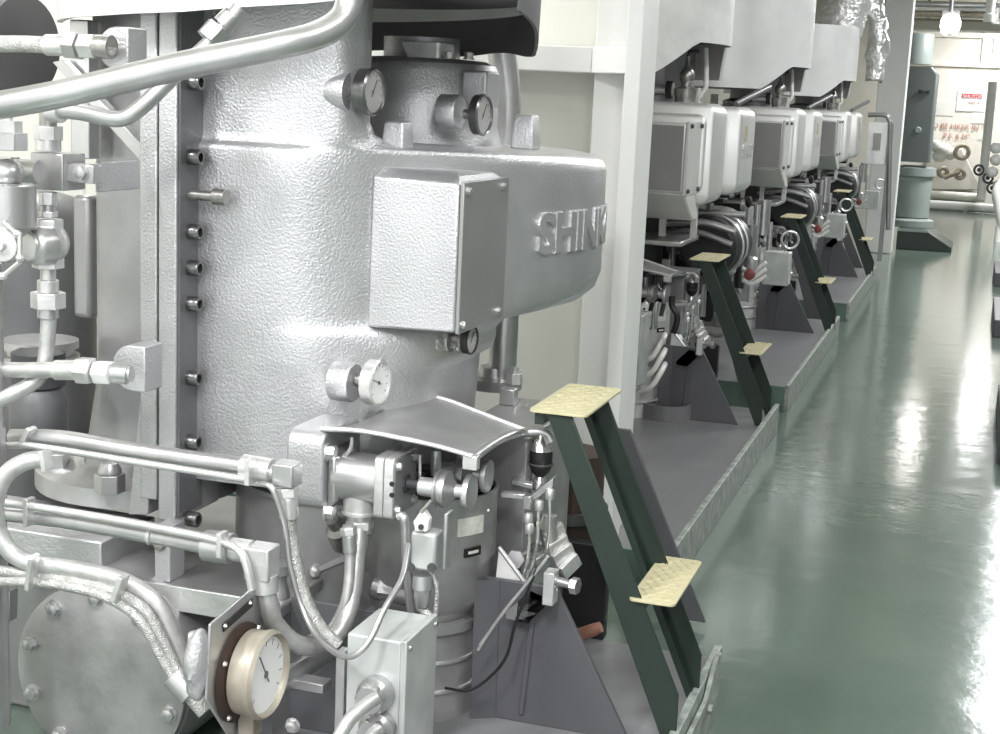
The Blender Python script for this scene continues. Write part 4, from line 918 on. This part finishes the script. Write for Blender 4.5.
# items only seen on the machines down the row
def extra(lst):
    def G(u, v, Y): return A(u, v, Y*1.15)
    Yb = 6.0
    def add(o): lst.append(o); return o
    # bulbous valve, dark gauges on top of housing
    t = thing('relief_valve', '', 'valve', G(687, 85, 5.95)); p = G(687, 78, 5.95); add((t, 'bulbous relief valve above the housing of the {w} machine', 'valve'))
    MB().lathe([(.02, -.14), (.05, -.12), (.055, -.05), (.025, -.04), (.025, -.02), (.034, -.01), (.036, .02), (.02, .045), (.01, .06), (.01, .10)], p, n=20).build('body', m_steel, t)
    k = MB().tube([p+V((0, 0, .1)), p+V((.01, 0, .12)), p+V((.05, 0, .125))], .008, 8); k.build('handle', m_dark, t)
    t = thing('dial_gauge', '', 'gauge', G(670, 92, 5.9)); p = G(672, 90, 5.9); add((t, 'dark round gauge above the housing of the {w} machine', 'gauge'))
    MB().lathe([(.04, -.025), (.042, 0), (.036, .004), (.001, .004)], p, (1, 0, 0), 24).build('case', m_black, t); MB().lathe([(.034, .0042), (.034, .006)], p, (1, 0, 0), 20).build('dial', m_dialg, t)
    MB().cyl(p-V((.12, 0, 0)), p-V((.02, 0, 0)), .02, n=12).build('stem', m_bright, t)
    o = MB().tube([G(706, 48, 6.1), G(706, 84, 6.1), G(704, 90, 6.1), G(693, 104, 6.1)], .012, 10, 2).build('pipe', m_pipewhite); add((o, 'white bent pipe above the {w} machine housing', 'pipe'))
    o = MB().tube([G(736, 104, 6.7), G(770, 87, 6.9)], .016, 10, 0).build('stay_rod', m_greymetal); add((o, 'slanted grey stay rod behind the {w} machine housing', 'rod'))
    # canopy-like dark guard, curved pipes left of stair
    pts = [((650, 225), (700, 222), (735, 232)), ((655, 233), (695, 232), (732, 245)), ((668, 216), (705, 213), (745, 215))]
    for i, q in enumerate(pts):
        o = MB().tube([G(u, v, 6.2+.12*i) for u, v in q], .017, 10).build('pipe', (m_silver, m_greymetal, m_bright)[i]); add((o, ('upper', 'lower', 'rear')[i]+' silver pipe running level beneath the {w} machine housing', 'pipe'))
    # vertical pipes and blocks behind stair
    for i, (u, v0, v1, r_, Y) in enumerate(((758, 205, 262, .016, 6.9), (765, 200, 235, .035, 7.0), (771, 222, 250, .012, 7.0), (752, 225, 275, .03, 6.8))):
        a = G(u, v0, Y); b = G(u, v1, Y); o = MB().cyl(a, V((a.x, a.y, b.z)), r_, n=14).build('pipe', (m_hose, m_silver, m_hose, m_greymetal)[i])
        add((o, ('slim silver', 'stout silver', 'short thin silver', 'stubby grey')[i]+' upright pipe behind the {w} machine', 'pipe'))
    t = thing('valve_block', '', 'valve', G(777, 262, 6.9)); add((t, 'silver valve block with lever behind the {w} machine', 'valve'))
    a = G(777, 268, 6.9); MB().box(a, (.14, .12, .18)).build('block', m_box, t, .006)
    k = MB().torus(G(790, 240, 6.75), (.3, -1, 0), .045, .007, 24, 8); k.build('wheel', m_bright, t)
    for i in range(3):
        o = MB().tube([G(742, 268+6*i, 6.7), G(752, 272+6*i, 6.7), G(766, 262+7*i, 6.7)], .011, 8).build('cable', m_pipewhite); add((o, ('top', 'middle', 'bottom')[i]+' of the three white cables looping to the valve block behind the {w} machine', 'cable'))
    t = thing('lubricator', '', 'lubricator', G(752, 268, 6.6)); add((t, 'small lubricator with red cap behind the {w} machine', 'lubricator'))
    p = G(751, 270, 6.6); MB().lathe([(.025, 0), (.03, .01), (.03, .06), (.02, .07)], p, n=16).build('bowl', m_bright, t); MB().lathe([(.028, 0), (.028, .03), (.02, .035)], p-V((0, .02, .02)), (0, -1, 0), 16).build('cap', m_dullred, t)
    for i, v in enumerate((333, 348, 362, 376)[:3]):
        o = MB().tube([G(640, v+30, 5.42), G(652, v+24, 5.40), G(662, v+8, 5.42), G(665, v+2, 5.5)], .013, 10).build('cable', m_pipewhite); add((o, ('upper', 'middle', 'lower')[i]+' white cable entering the junction box of the {w} machine', 'cable'))
    t = thing('sump_ring', '', 'ring', G(665, 465, 5.5)); p = G(662, 463, 5.55); add((t, 'grey well ring set in the plinth of the {w} machine', 'ring'))
    MB().lathe([(.12, .0), (.12, .07), (.112, .07), (.112, .01)], (p.x, p.y, .1), n=32).build('collar', m_deck, t); MB().lathe([(.111, .002), (.111, .012)], (p.x, p.y, .1), n=28).build('well', m_black, t)
    t = thing('cable_loop', '', 'cable', G(686, 320, 5.8)); add((t, 'black cables hanging by the limit switch of the {w} machine', 'cable'))
    MB().tube([G(672, 296, 5.4), G(672, 306, 5.4), G(677, 315, 5.4), G(676, 325, 5.4), G(673, 333, 5.4)], .014, 8).build('cord', m_black, t)
    MB().tube([G(655, 275, 5.4), G(654, 295, 5.4), G(650, 312, 5.4)], .010, 8).build('cord', m_black, t); MB().tube([G(664, 280, 5.4), G(664, 300, 5.4), G(661, 316, 5.4)], .010, 8).build('cord', m_dark, t)
    # dense valve gear between this machine and the next one
    rnd = random.Random(3)
    x1 = G(728, 220, 7.2).x
    for c in range(4):
        y = 7.55+.40*c
        t = thing('valve_gear', '', 'valve gear', (x1-.1, y, .5)); add((t, ('front', 'second', 'third', 'rear')[c]+' cluster of silver valve gear behind the {w} machine', 'valve gear'))
        xx = x1+.12-.03*c
        MB().box((xx-.12, y, .78), (.24, .10, .16)).build('body', m_greymetal, t, .01)
        MB().box((xx-.02, y-.03, .66), (.09, .10, .12)).build('block', m_bright, t, .008)
        for i in range(4):
            z = .50+.13*i; dx = rnd.uniform(-.3, -.05)
            MB().tube([(xx+dx-.2, y, z), (xx+dx, y-.03, z+rnd.uniform(-.03, .03)), (xx+dx+.10, y-.02, z-.10)], rnd.uniform(.012, .024), 8).build('pipe', rnd.choice([m_bright, m_silver, m_recess, m_hose]), t)
        for i in range(4):
            dx = rnd.uniform(-.36, .03); z0_ = rnd.uniform(.40, .6)
            MB().cyl((xx+dx, y-.06, z0_), (xx+dx, y-.06, z0_+rnd.uniform(.2, .45)), rnd.uniform(.012, .03), n=12).build('stem', rnd.choice([m_bright, m_silver, m_recess]), t)
        for i in range(5):
            p = V((xx+rnd.uniform(-.36, .03), y-.08, rnd.uniform(.5, 1.0)))
            MB().lathe([(.02, 0), (.034, .008), (.034, .03), (.02, .04)], p, rnd.choice([(0, -1, 0), (1, 0, 0), (0, 0, 1)]), 14).build('flange', rnd.choice([m_bright, m_silver, m_black]), t)
        MB().box((xx-.22, y+.06, .62), (.34, .06, .50)).build('back_casting', m_recess, t, .02)
        MB().box((xx-.22, y-.02, 1.02), (.40, .16, .02)).build('drip_plate', m_recess, t, .004)

EXTRA = []
extra(EXTRA)
WORD = {2: 'second', 3: 'third', 4: 'fourth'}
swap = {'grey_cover_paint': m_shroud, 'grey_metal_paint': m_box, 'silver_paint': m_bright}
def copy_tree(o, off, parent=None, alt=True):
    c = o.copy(); C.objects.link(c)
    if parent is None: c.location = o.location+off
    else: c.parent = parent
    if alt and c.type == 'MESH' and c.material_slots and c.material_slots[0].material.name in swap and o.name.split('.')[0] in ('shell', 'barrel', 'end_plate'):
        m_ = c.material_slots[0].material
        c.material_slots[0].link = 'OBJECT'; c.material_slots[0].material = swap[m_.name]
    for ch in o.children: copy_tree(ch, off, c, alt)
    return c
OFF = {2: V((-.298, 3.39, 0)), 3: V((-.285, 6.35, 0)), 4: V((-.285, 9.8, 0))}
STEP = {3: V((0, 3.3, 0)), 4: V((0, 7.0, 0))}
nameful = list(REP)
for o, rep in nameful:
    if o is MACH[0]: continue
    for u in (2, 3, 4):
        c = copy_tree(o, OFF[u]+(V((-.02, 0, .16)) if o.name.startswith('junction_box') else V((0, 0, 0)))); c['label'] = rep.format(w=WORD[u])
for u in (3, 4):
    c = copy_tree(MACH[0], STEP[u], alt=False); c['label'] = 'pale silver turbine housing of the %s machine in the row' % WORD[u]
for o, rep, cat in EXTRA:
    tag(o, rep.format(w='second'), cat)
    for u in (3, 4):
        c = copy_tree(o, STEP[u], alt=False); c['label'] = rep.format(w=WORD[u])
# trunks above machines 2..4
Rs = .60; xs_ = A(727, 60, 6.85).x-Rs*.985
zl_, zh_ = A(655, 75, 6.4).z, A(710, 41, 6.4).z
sk = skirt(xs_, 6.85, Rs, 'white lagged trunk with notched lower edge above the second machine', zl_, zh_)
for u in (3, 4):
    c = copy_tree(sk, STEP[u], alt=False); c['label'] = 'grey-white lagged trunk with notched lower edge above the %s machine' % WORD[u]
    for ch in c.children:
        if ch.name.startswith('jacket'): ch.material_slots[0].link = 'OBJECT'; ch.material_slots[0].material = m_drum

# ------------------------------------------------------------------ far end
yc = 16.3
xa, xb = A(872, 150, yc).x, A(900, 150, yc).x
tag(MB().bounds(xa, xb, yc, yc+.35, 0, 3.4).build('steel_column', m_column, bevel=.01), 'wide white column at the far end of the row', 'column')
# foil lagged pipe
k = MB(); pts = [A(875, 80, 15.2), A(877, 60, 15.2), A(878, 40, 15.2), A(877, 20, 15.2), A(872, 4, 15.2), A(872, 4, 15.2)+V((0, 0, .35)), V((A(872, 4, 15.2).x, 15.2, 3.38))]
k.tube(pts, .10, 40, 12)
for v in k.bm.verts: v.co += V((1, 0, .6))*(.05*noise.noise(v.co*7))+V((0, 0, 1))*(.04*noise.noise(v.co*13))
tag(k.build('foil_lagged_pipe', m_foil, angle=180), 'crinkled foil-lagged pipe beside the far white column', 'pipe')
k = MB().tube([A(838, 34, 13.9), A(842, 18, 13.9), A(846, 4, 13.9), A(850, -12, 13.9), V((A(850, 0, 13.9).x, 13.9, 3.37))], .22, 36, 10)
for v in k.bm.verts: v.co += V((.5, 0, 1))*(.06*noise.noise(v.co*6))
tag(k.build('foil_lagged_pipe', m_foil, angle=180), 'crinkled foil-lagged bend above the fourth machine', 'pipe')
# board with frame at end of the row
t = thing('notice_board', 'small white board in a grey frame after the last machine', 'board', A(880, 200, 14.4))
a, b = A(869, 122, 14.4), A(886, 165, 14.4); MB().bounds(a.x, b.x, 14.4, 14.43, b.z, a.z).build('board', m_skirt, t, .004)
MB().bounds(b.x, b.x+.04, 14.38, 14.46, .1, a.z).build('post', m_greymetal, t, .004)
a1, b1 = A(874, 133, 14.39), A(880, 150, 14.39); MB().bounds(a1.x, b1.x, 14.392, 14.399, b1.z, a1.z).build('label', m_panel, t)
o = MB().tube([A(868, 115, 14.2), A(884, 115, 14.2), A(889, 120, 14.2), A(890, 135, 14.2), A(888, 230, 14.2)], .022, 12).build('hand_rail', m_greymetal); tag(o, 'thin grey hand rail bent down before the far column', 'rail')
# sage green pump set
yq = 17.6
t = thing('vertical_pump', 'sage green vertical pump with dark motor box standing behind the far column', 'pump', A(915, 235, yq))
cx_ = A(911, 200, yq).x
z_ = lambda v: A(915, v, yq).z
rr = M(18, A(915, 200, yq))
MB().lathe([(rr*1.0, z_(218)), (rr*1.0, z_(178)), (rr*1.15, z_(176)), (rr*1.15, z_(168)), (rr*.6, z_(166))], (cx_, yq+rr, 0), n=32).build('casing', m_sage, t)
MB().lathe([(rr*1.3, z_(228)), (rr*1.3, z_(221)), (rr, z_(219))], (cx_, yq+rr, 0), n=32).build('base_flange', m_sage, t)
a, b = A(897, 66, yq), A(930, 163, yq); MB().loft([rrect(a.x, b.x, yq, yq+.3, b.z, .04), rrect(a.x, b.x, yq, yq+.3, a.z-.08, .04), rrect(a.x, b.x-.07, yq, yq+.3, a.z, .04)]).build('motor_box', m_slate, t, label='dark slate motor box')
a2, b2 = A(900, 32, yq), A(931, 64, yq); MB().lathe([((b2.x-a2.x)/2, b2.z), ((b2.x-a2.x)/2, a2.z-.02), ((b2.x-a2.x)/2*.93, a2.z)], ((a2.x+b2.x)/2, yq+.25, 0), n=32).build('motor', m_sage, t)
p = A(924, 92, yq-.005); MB().prism([p+V((-.06, 0, -.03)), p+V((-.06, 0, .03)), p+V((0, 0, .008)), p+V((.06, 0, .02)), p+V((.06, 0, -.02)), p+V((0, 0, -.008))], (0, -.02, 0)).build('handle', m_black, t)
MB().lathe([(.04, 0), (.03, .02)], A(918, 130, yq), (0, -1, 0), 20).build('knob', m_sage, t)
t = thing('pump_skid', 'dark green sloped skid under the far sage pump', 'skid', A(925, 240, 16.9))
xs0, xs1 = A(897, 235, 17.0).x, A(952, 243, 17.0).x; zt_ = A(915, 229, 17.3).z
MB().prism([V((xs0, 17.0, 0)), V((xs1, 17.0, 0)), V((xs1, 17.0, .05)), V((xs1-.27, 17.0, zt_)), V((xs0, 17.0, zt_))], (0, .9, 0)).build('frame', m_green, t, .006)
MB().bounds(xs0, xs1-.27, 16.98, 17.0, zt_-.01, zt_+.02).build('top_plate', m_sage, t)
t = thing('hanging_lamp', 'bright twin flood lamp hanging at the far end of the aisle', 'lamp', A(950, 20, 19))
MB().bounds(A(942, 14, 19).x, A(960, 14, 19).x, 19, 19.1, A(950, 16, 19).z, A(950, 10, 19).z).build('bracket', m_greymetal, t)
for i, (u, v, r_) in enumerate(((946, 24, 5.2), (955, 24, 5.2))):
    p = A(u, v, 19); MB().lathe([(M(3, p), .1), (M(r_, p), .04), (M(r_*1.05, p), -.03), (M(r_*.7, p), -.10), (.01, -.13)], p, n=24).build('bulb', m_lamp, t)
MB().cyl(A(951, 12, 19), V((A(951, 12, 19).x, 19, 3.4)), .03, n=10).build('hanger', m_greymetal, t)
# pipes and lagged clutter before the far wall
def hp(u0, u1, v0, v1, Y, rpx, m, label, name='pipe'):
    a, b = A(u0, v0, Y), A(u1, v1, Y); return tag(MB().cyl(a, b, M(rpx, a), n=18).build(name, m), label, 'pipe')
t = thing('supply_pipe', 'white level pipe on short legs before the far wall', 'pipe', A(960, 206, 24.6))
MB().cyl(A(922, 204, 24.6), A(1030, 211, 24.6), M(4.6, A(960, 206, 24.6)), n=20).build('pipe', m_pipewhite, t)
for u in (966, 984):
    p = A(u, 208, 24.6); MB().cyl((p.x, p.y, 0), p, .045, n=14).build('leg', m_pipewhite, t)
hp(920, 1010, 221, 225, 25.2, 1.6, m_pipewhite, 'thin white pipe running low along the far wall')
hp(925, 985, 194, 198, 25.6, 4.2, m_cream, 'cream lagged pipe above the white level pipe')
t = thing('bulkhead_hopper', 'cream sloping hopper against the far wall', 'hopper', A(950, 180, 26.2))
MB().loft([[A(918, 190, 26.0), A(982, 190, 26.0), A(982, 190, 26.9), A(918, 190, 26.9)], [A(930, 150, 26.0), A(962, 148, 26.0), A(962, 148, 26.9), A(930, 150, 26.9)]]).build('shell', m_cream, t, .02)
for i, (u, v, r_) in enumerate(((936, 146, 7), (944, 150, 8), (951, 154, 7), (939, 156, 7))):
    p = A(u, v, 25.6); k = MB().ball(p, M(r_, p), (1, 1, .9), 20)
    for v_ in k.bm.verts: v_.co += (v_.co-p)*.25*noise.noise(v_.co*9)
    tag(k.build('lagged_valve', m_pipewhite, angle=180), ('topmost', 'central', 'rightmost', 'lowest')[i]+' white lagged valve in the cluster beside the sage pump', 'valve')
for i, (u, v) in enumerate(((962, 152), (943, 172), (960, 174))):
    p = A(u, v, 25.4); k = MB().torus(p, (.2, -1, 0), M(6.5 if i == 0 else 4, p), M(2.2, p), 24, 10)
    tag(k.build('pipe_elbow', m_tan), ('large tan elbow before the far wall lettering', 'left small tan elbow on the hopper', 'right small tan elbow on the hopper')[i], 'elbow')
hp(944, 960, 178, 172, 25.35, 2.2, m_tan, 'short tan pipe joining the two small elbows')
k = MB(); a = A(993, 82, 25); k.cyl((a.x, a.y, .2), (a.x, a.y, A(993, 82, 25).z), .07, n=16); tag(k.build('pipe', m_pipewhite), 'tall white pipe rising before the far wall on the right', 'pipe')
k = MB(); a = A(936, 60, 26.9)
for i, (u, v, r_) in enumerate(((996, 148, 6), (996, 160, 6), (992, 172, 6), (999, 185, 6))):
    p = A(u, v, 22.5); tag(MB().ball(p, M(r_, p), (1, 1, .95), 18).build('lagged_flange', m_pipewhite), ('top', 'second', 'third', 'bottom')[i]+' white lagged flange stacked at the right edge of the photo', 'flange')
k = MB().tube([A(1004, 225, 19), A(1000, 205, 19), A(999, 190, 19), A(1010, 180, 19)], .08, 14); k.cyl(A(1000, 225, 19), V((A(1000, 225, 19).x, 19, 0)), .05, n=12); tag(k.build('pipe', m_pipewhite), 'white pipe bend standing on the floor at the right edge', 'pipe')
for i, (u, v) in enumerate(((988, 178), (979, 170), (992, 188))):
    p = A(u, v, 22.6); k = MB().torus(p, (.4, -1, .1), .07, .018, 20, 8); k.cyl(p, p+V((0, .2, 0)), .03, n=10); tag(k.build('globe_valve', m_dark), ('middle', 'left', 'right')[i]+' small dark wheel valve near the right edge', 'valve')
# wall grid battens, signs
st = MB()
for v in (35, 64): a = A(930, v, 26.98); st.bounds(-1.6, 2.6, 26.95, 27, a.z-.03, a.z+.03)
for u in (985, 996): a = A(u, 50, 26.98); st.bounds(a.x-.05, a.x+.05, 26.94, 27, A(u, 64, 26.98).z, 3.4)
struct(st.build('trim_2', m_cream))
def flat_text(txt, uv, h, m, Y=26.97, parent=None, name='lettering'):
    cu = bpy.data.curves.new('t', 'FONT'); cu.body = txt; cu.size = h; cu.extrude = .004; cu.offset = 0
    ob = bpy.data.objects.new('t', cu); C.objects.link(ob); dg = bpy.context.evaluated_depsgraph_get(); dg.update()
    me = bpy.data.meshes.new_from_object(ob.evaluated_get(dg)); bpy.data.objects.remove(ob); bpy.data.curves.remove(cu)
    b = MB(); b.bm.free(); b.bm = bmesh.new(); b.bm.from_mesh(me); bpy.data.meshes.remove(me); p = A(*uv, Y)
    for v in b.bm.verts: v.co = V((p.x+v.co.x, Y-v.co.z, p.z+v.co.y))
    return b.build(name, m, parent)
t = thing('wall_sign', 'small white sign with red heading on the far wall', 'sign', A(970, 105, 26.97))
a, b = A(958, 90, 26.98), A(985, 112, 26.98); MB().bounds(a.x, b.x, 26.975, 26.99, b.z, a.z).build('board', m_skirt, t)
a, b = A(962, 93.5, 26.97), A(981.5, 98.5, 26.97); MB().bounds(a.x, b.x, 26.968, 26.974, b.z, a.z).build('red_band', m_red, t)
flat_text('SHUTDOWN', (962.7, 97.8), .085, m_skirt, 26.962, t); flat_text('NO. 4', (968, 104), .07, m_rust, 26.97, t)
tag(flat_text('U BE MKER IN "P"', (933, 128), .125, m_rust), 'upper line of brown-red stencilled lettering on the far wall', 'lettering')
tag(flat_text('P.S. & M"', (943, 138), .12, m_rust), 'lower line of brown-red stencilled lettering on the far wall', 'lettering')
for i, (u0, v0, u1, v1) in enumerate(((933, 101, 953, 116), (972, 112, 990, 124), (978, 133, 984, 140))):
    a, b = A(u0, v0, 26.99), A(u1, v1, 26.99); tag(MB().bounds(a.x, b.x, 26.985, 26.999, b.z, a.z).build('wall_panel', m_white), ('grey-white panel on the far wall beside the sage pump', 'pale panel under the red-headed sign', 'small pale panel right of the lettering')[i], 'panel')
# overhead: cable tray, ducts, lamps
k = MB(); 
t = thing('cable_tray', 'brown cable tray crossing near the ceiling at the far end', 'cable tray', A(950, 12, 21))
p = A(930, 12, 21); MB().bounds(-2.0, 2.6, 21, 21.5, p.z-.04, p.z).build('tray', m_tan, t)
for x in (-1.5, 0, 1.5): MB().bounds(x-.02, x+.02, 21.2, 21.24, p.z-.0, 3.4).build('hanger', m_greymetal, t)
for i in range(5):
    MB().tube([V((-2+.9*j, 21.05+.09*i, p.z+.04+.02*random.random())) for j in range(6)], .035, 8, 2).build('cable', m_pipewhite, t)
t = thing('air_duct', 'cream air duct under the ceiling before the far wall', 'duct', A(950, 28, 24))
MB().bounds(-1.4, 2.6, 24, 24.6, A(950, 30, 24).z, A(950, 20, 24).z).build('body', m_cream, t, .02)
for x in (-1, 1): MB().bounds(x-.02, x+.02, 24.2, 24.24, A(950, 20, 24).z, 3.4).build('hanger', m_greymetal, t)
MB().bounds(-1.4, 2.6, 23.96, 24.0, A(950, 21, 24).z, A(950, 19, 24).z).build('seam', m_tan, t)
t = thing('ceiling_lamp', 'white cylindrical ceiling lamp near the top right corner', 'lamp', A(989, 15, 17))
p = A(989, 22, 17); MB().lathe([(M(5.5, p), 0), (M(5.7, p), .03), (M(5.7, p), .08), (M(4.5, p), .09), (M(4.5, p), 3.398-p.z)], p, n=24).build('shade', m_pipewhite, t)
p = A(996, 24, 20); tag(MB().lathe([(.06, 0), (.06, .02), (.03, .05), (.03, 3.398-p.z)], p, n=14).build('sprinkler', m_pipewhite), 'small white fitting hanging right of the ceiling lamp', 'fitting')
hp(880, 1010, 3, 6, 20, 3.0, m_greymetal, 'grey pipe crossing under the ceiling at the top right')
# fluorescent fixtures; the far-end and partition ones are added to brighten dim walls
LX = [(.7, -.6), (.7, 2.2), (.7, 5.5), (.7, 9.0), (.7, 12.5), (-2.6, .2), (-.6, .2), (.9, 17.5), (.3, 25.5), (-2.7, 4.1)]
for i, (x, y) in enumerate(LX):
    t = thing('ceiling_or_fill_light', 'long fluorescent ceiling light above the aisle, one of the inferred and added fixtures' if i not in (5, 6, 9) else 'long fluorescent ceiling light left of the aisle, one of the inferred and added fixtures', 'lamp', (x, y, 3.2), 'fluorescent ceiling lights')
    MB().bounds(x-.16, x+.16, y-.62, y+.62, 3.32, 3.40).build('housing', m_pipewhite, t)
    for d in (-.07, .07): MB().cyl((x+d, y-.58, 3.29), (x+d, y+.58, 3.29), .018, n=12).build('lamp_tube', m_tube, t)
# low plinths at the right
for i, (u, v, Y0, dy, h) in enumerate(((990.5, 430, 6.6, 1.4, .12), (988, 330, 10.6, 1.4, .12), (990, 283, 13.9, 1.2, .12))):
    x0 = AZ(u, v, 0).x+.03; tag(MB().bounds(x0, x0+.9, Y0, Y0+dy, 0, h).build('floor_plinth', m_dgrey, bevel=.006), ('nearest', 'middle', 'farthest')[i]+' dark grey floor plinth at the right edge of the aisle', 'plinth')

# ------------------------------------------------------------------ light, world, camera
def area(x, y, z, sx, sy, e, rot=(0, 0, 0), col=(1, .98, .95)):
    l = bpy.data.lights.new('area_light', 'AREA'); l.shape = 'RECTANGLE'; l.size = sx; l.size_y = sy; l.energy = e; l.color = (.97, .985, 1)
    o = bpy.data.objects.new('area_light', l); C.objects.link(o); o.location = (x, y, z); o.rotation_euler = rot; return o
for i, (x, y) in enumerate(LX): area(x, y, 3.26, .3, 1.2, (60, 26, 40, 62, 75, 100, 90, 170, 95, 42)[i])
w = bpy.data.worlds.new('world'); bpy.context.scene.world = w; w.use_nodes = True
bg = w.node_tree.nodes['Background']; bg.inputs['Color'].default_value = (.98, .99, 1, 1); bg.inputs['Strength'].default_value = 1.1
cam = bpy.data.cameras.new('camera'); co = bpy.data.objects.new('camera', cam); C.objects.link(co)
cam.sensor_width = 36; cam.sensor_fit = 'HORIZONTAL'; cam.lens = 36*F/1000; cam.clip_start = .05; cam.clip_end = 100
X = MB_ @ V((1, 0, 0)); Yv = MB_ @ V((0, -1, 0)); Z = -(MB_ @ V((0, 0, 1)))
co.matrix_world = Matrix(((X.x, Yv.x, Z.x, CAM.x), (X.y, Yv.y, Z.y, CAM.y), (X.z, Yv.z, Z.z, CAM.z), (0, 0, 0, 1)))
sc = bpy.context.scene; sc.camera = co
sc.view_settings.view_transform = 'Standard'; sc.view_settings.look = 'None'; sc.view_settings.gamma = 1; sc.view_settings.use_curve_mapping = False
sc.view_settings.exposure = 0.47
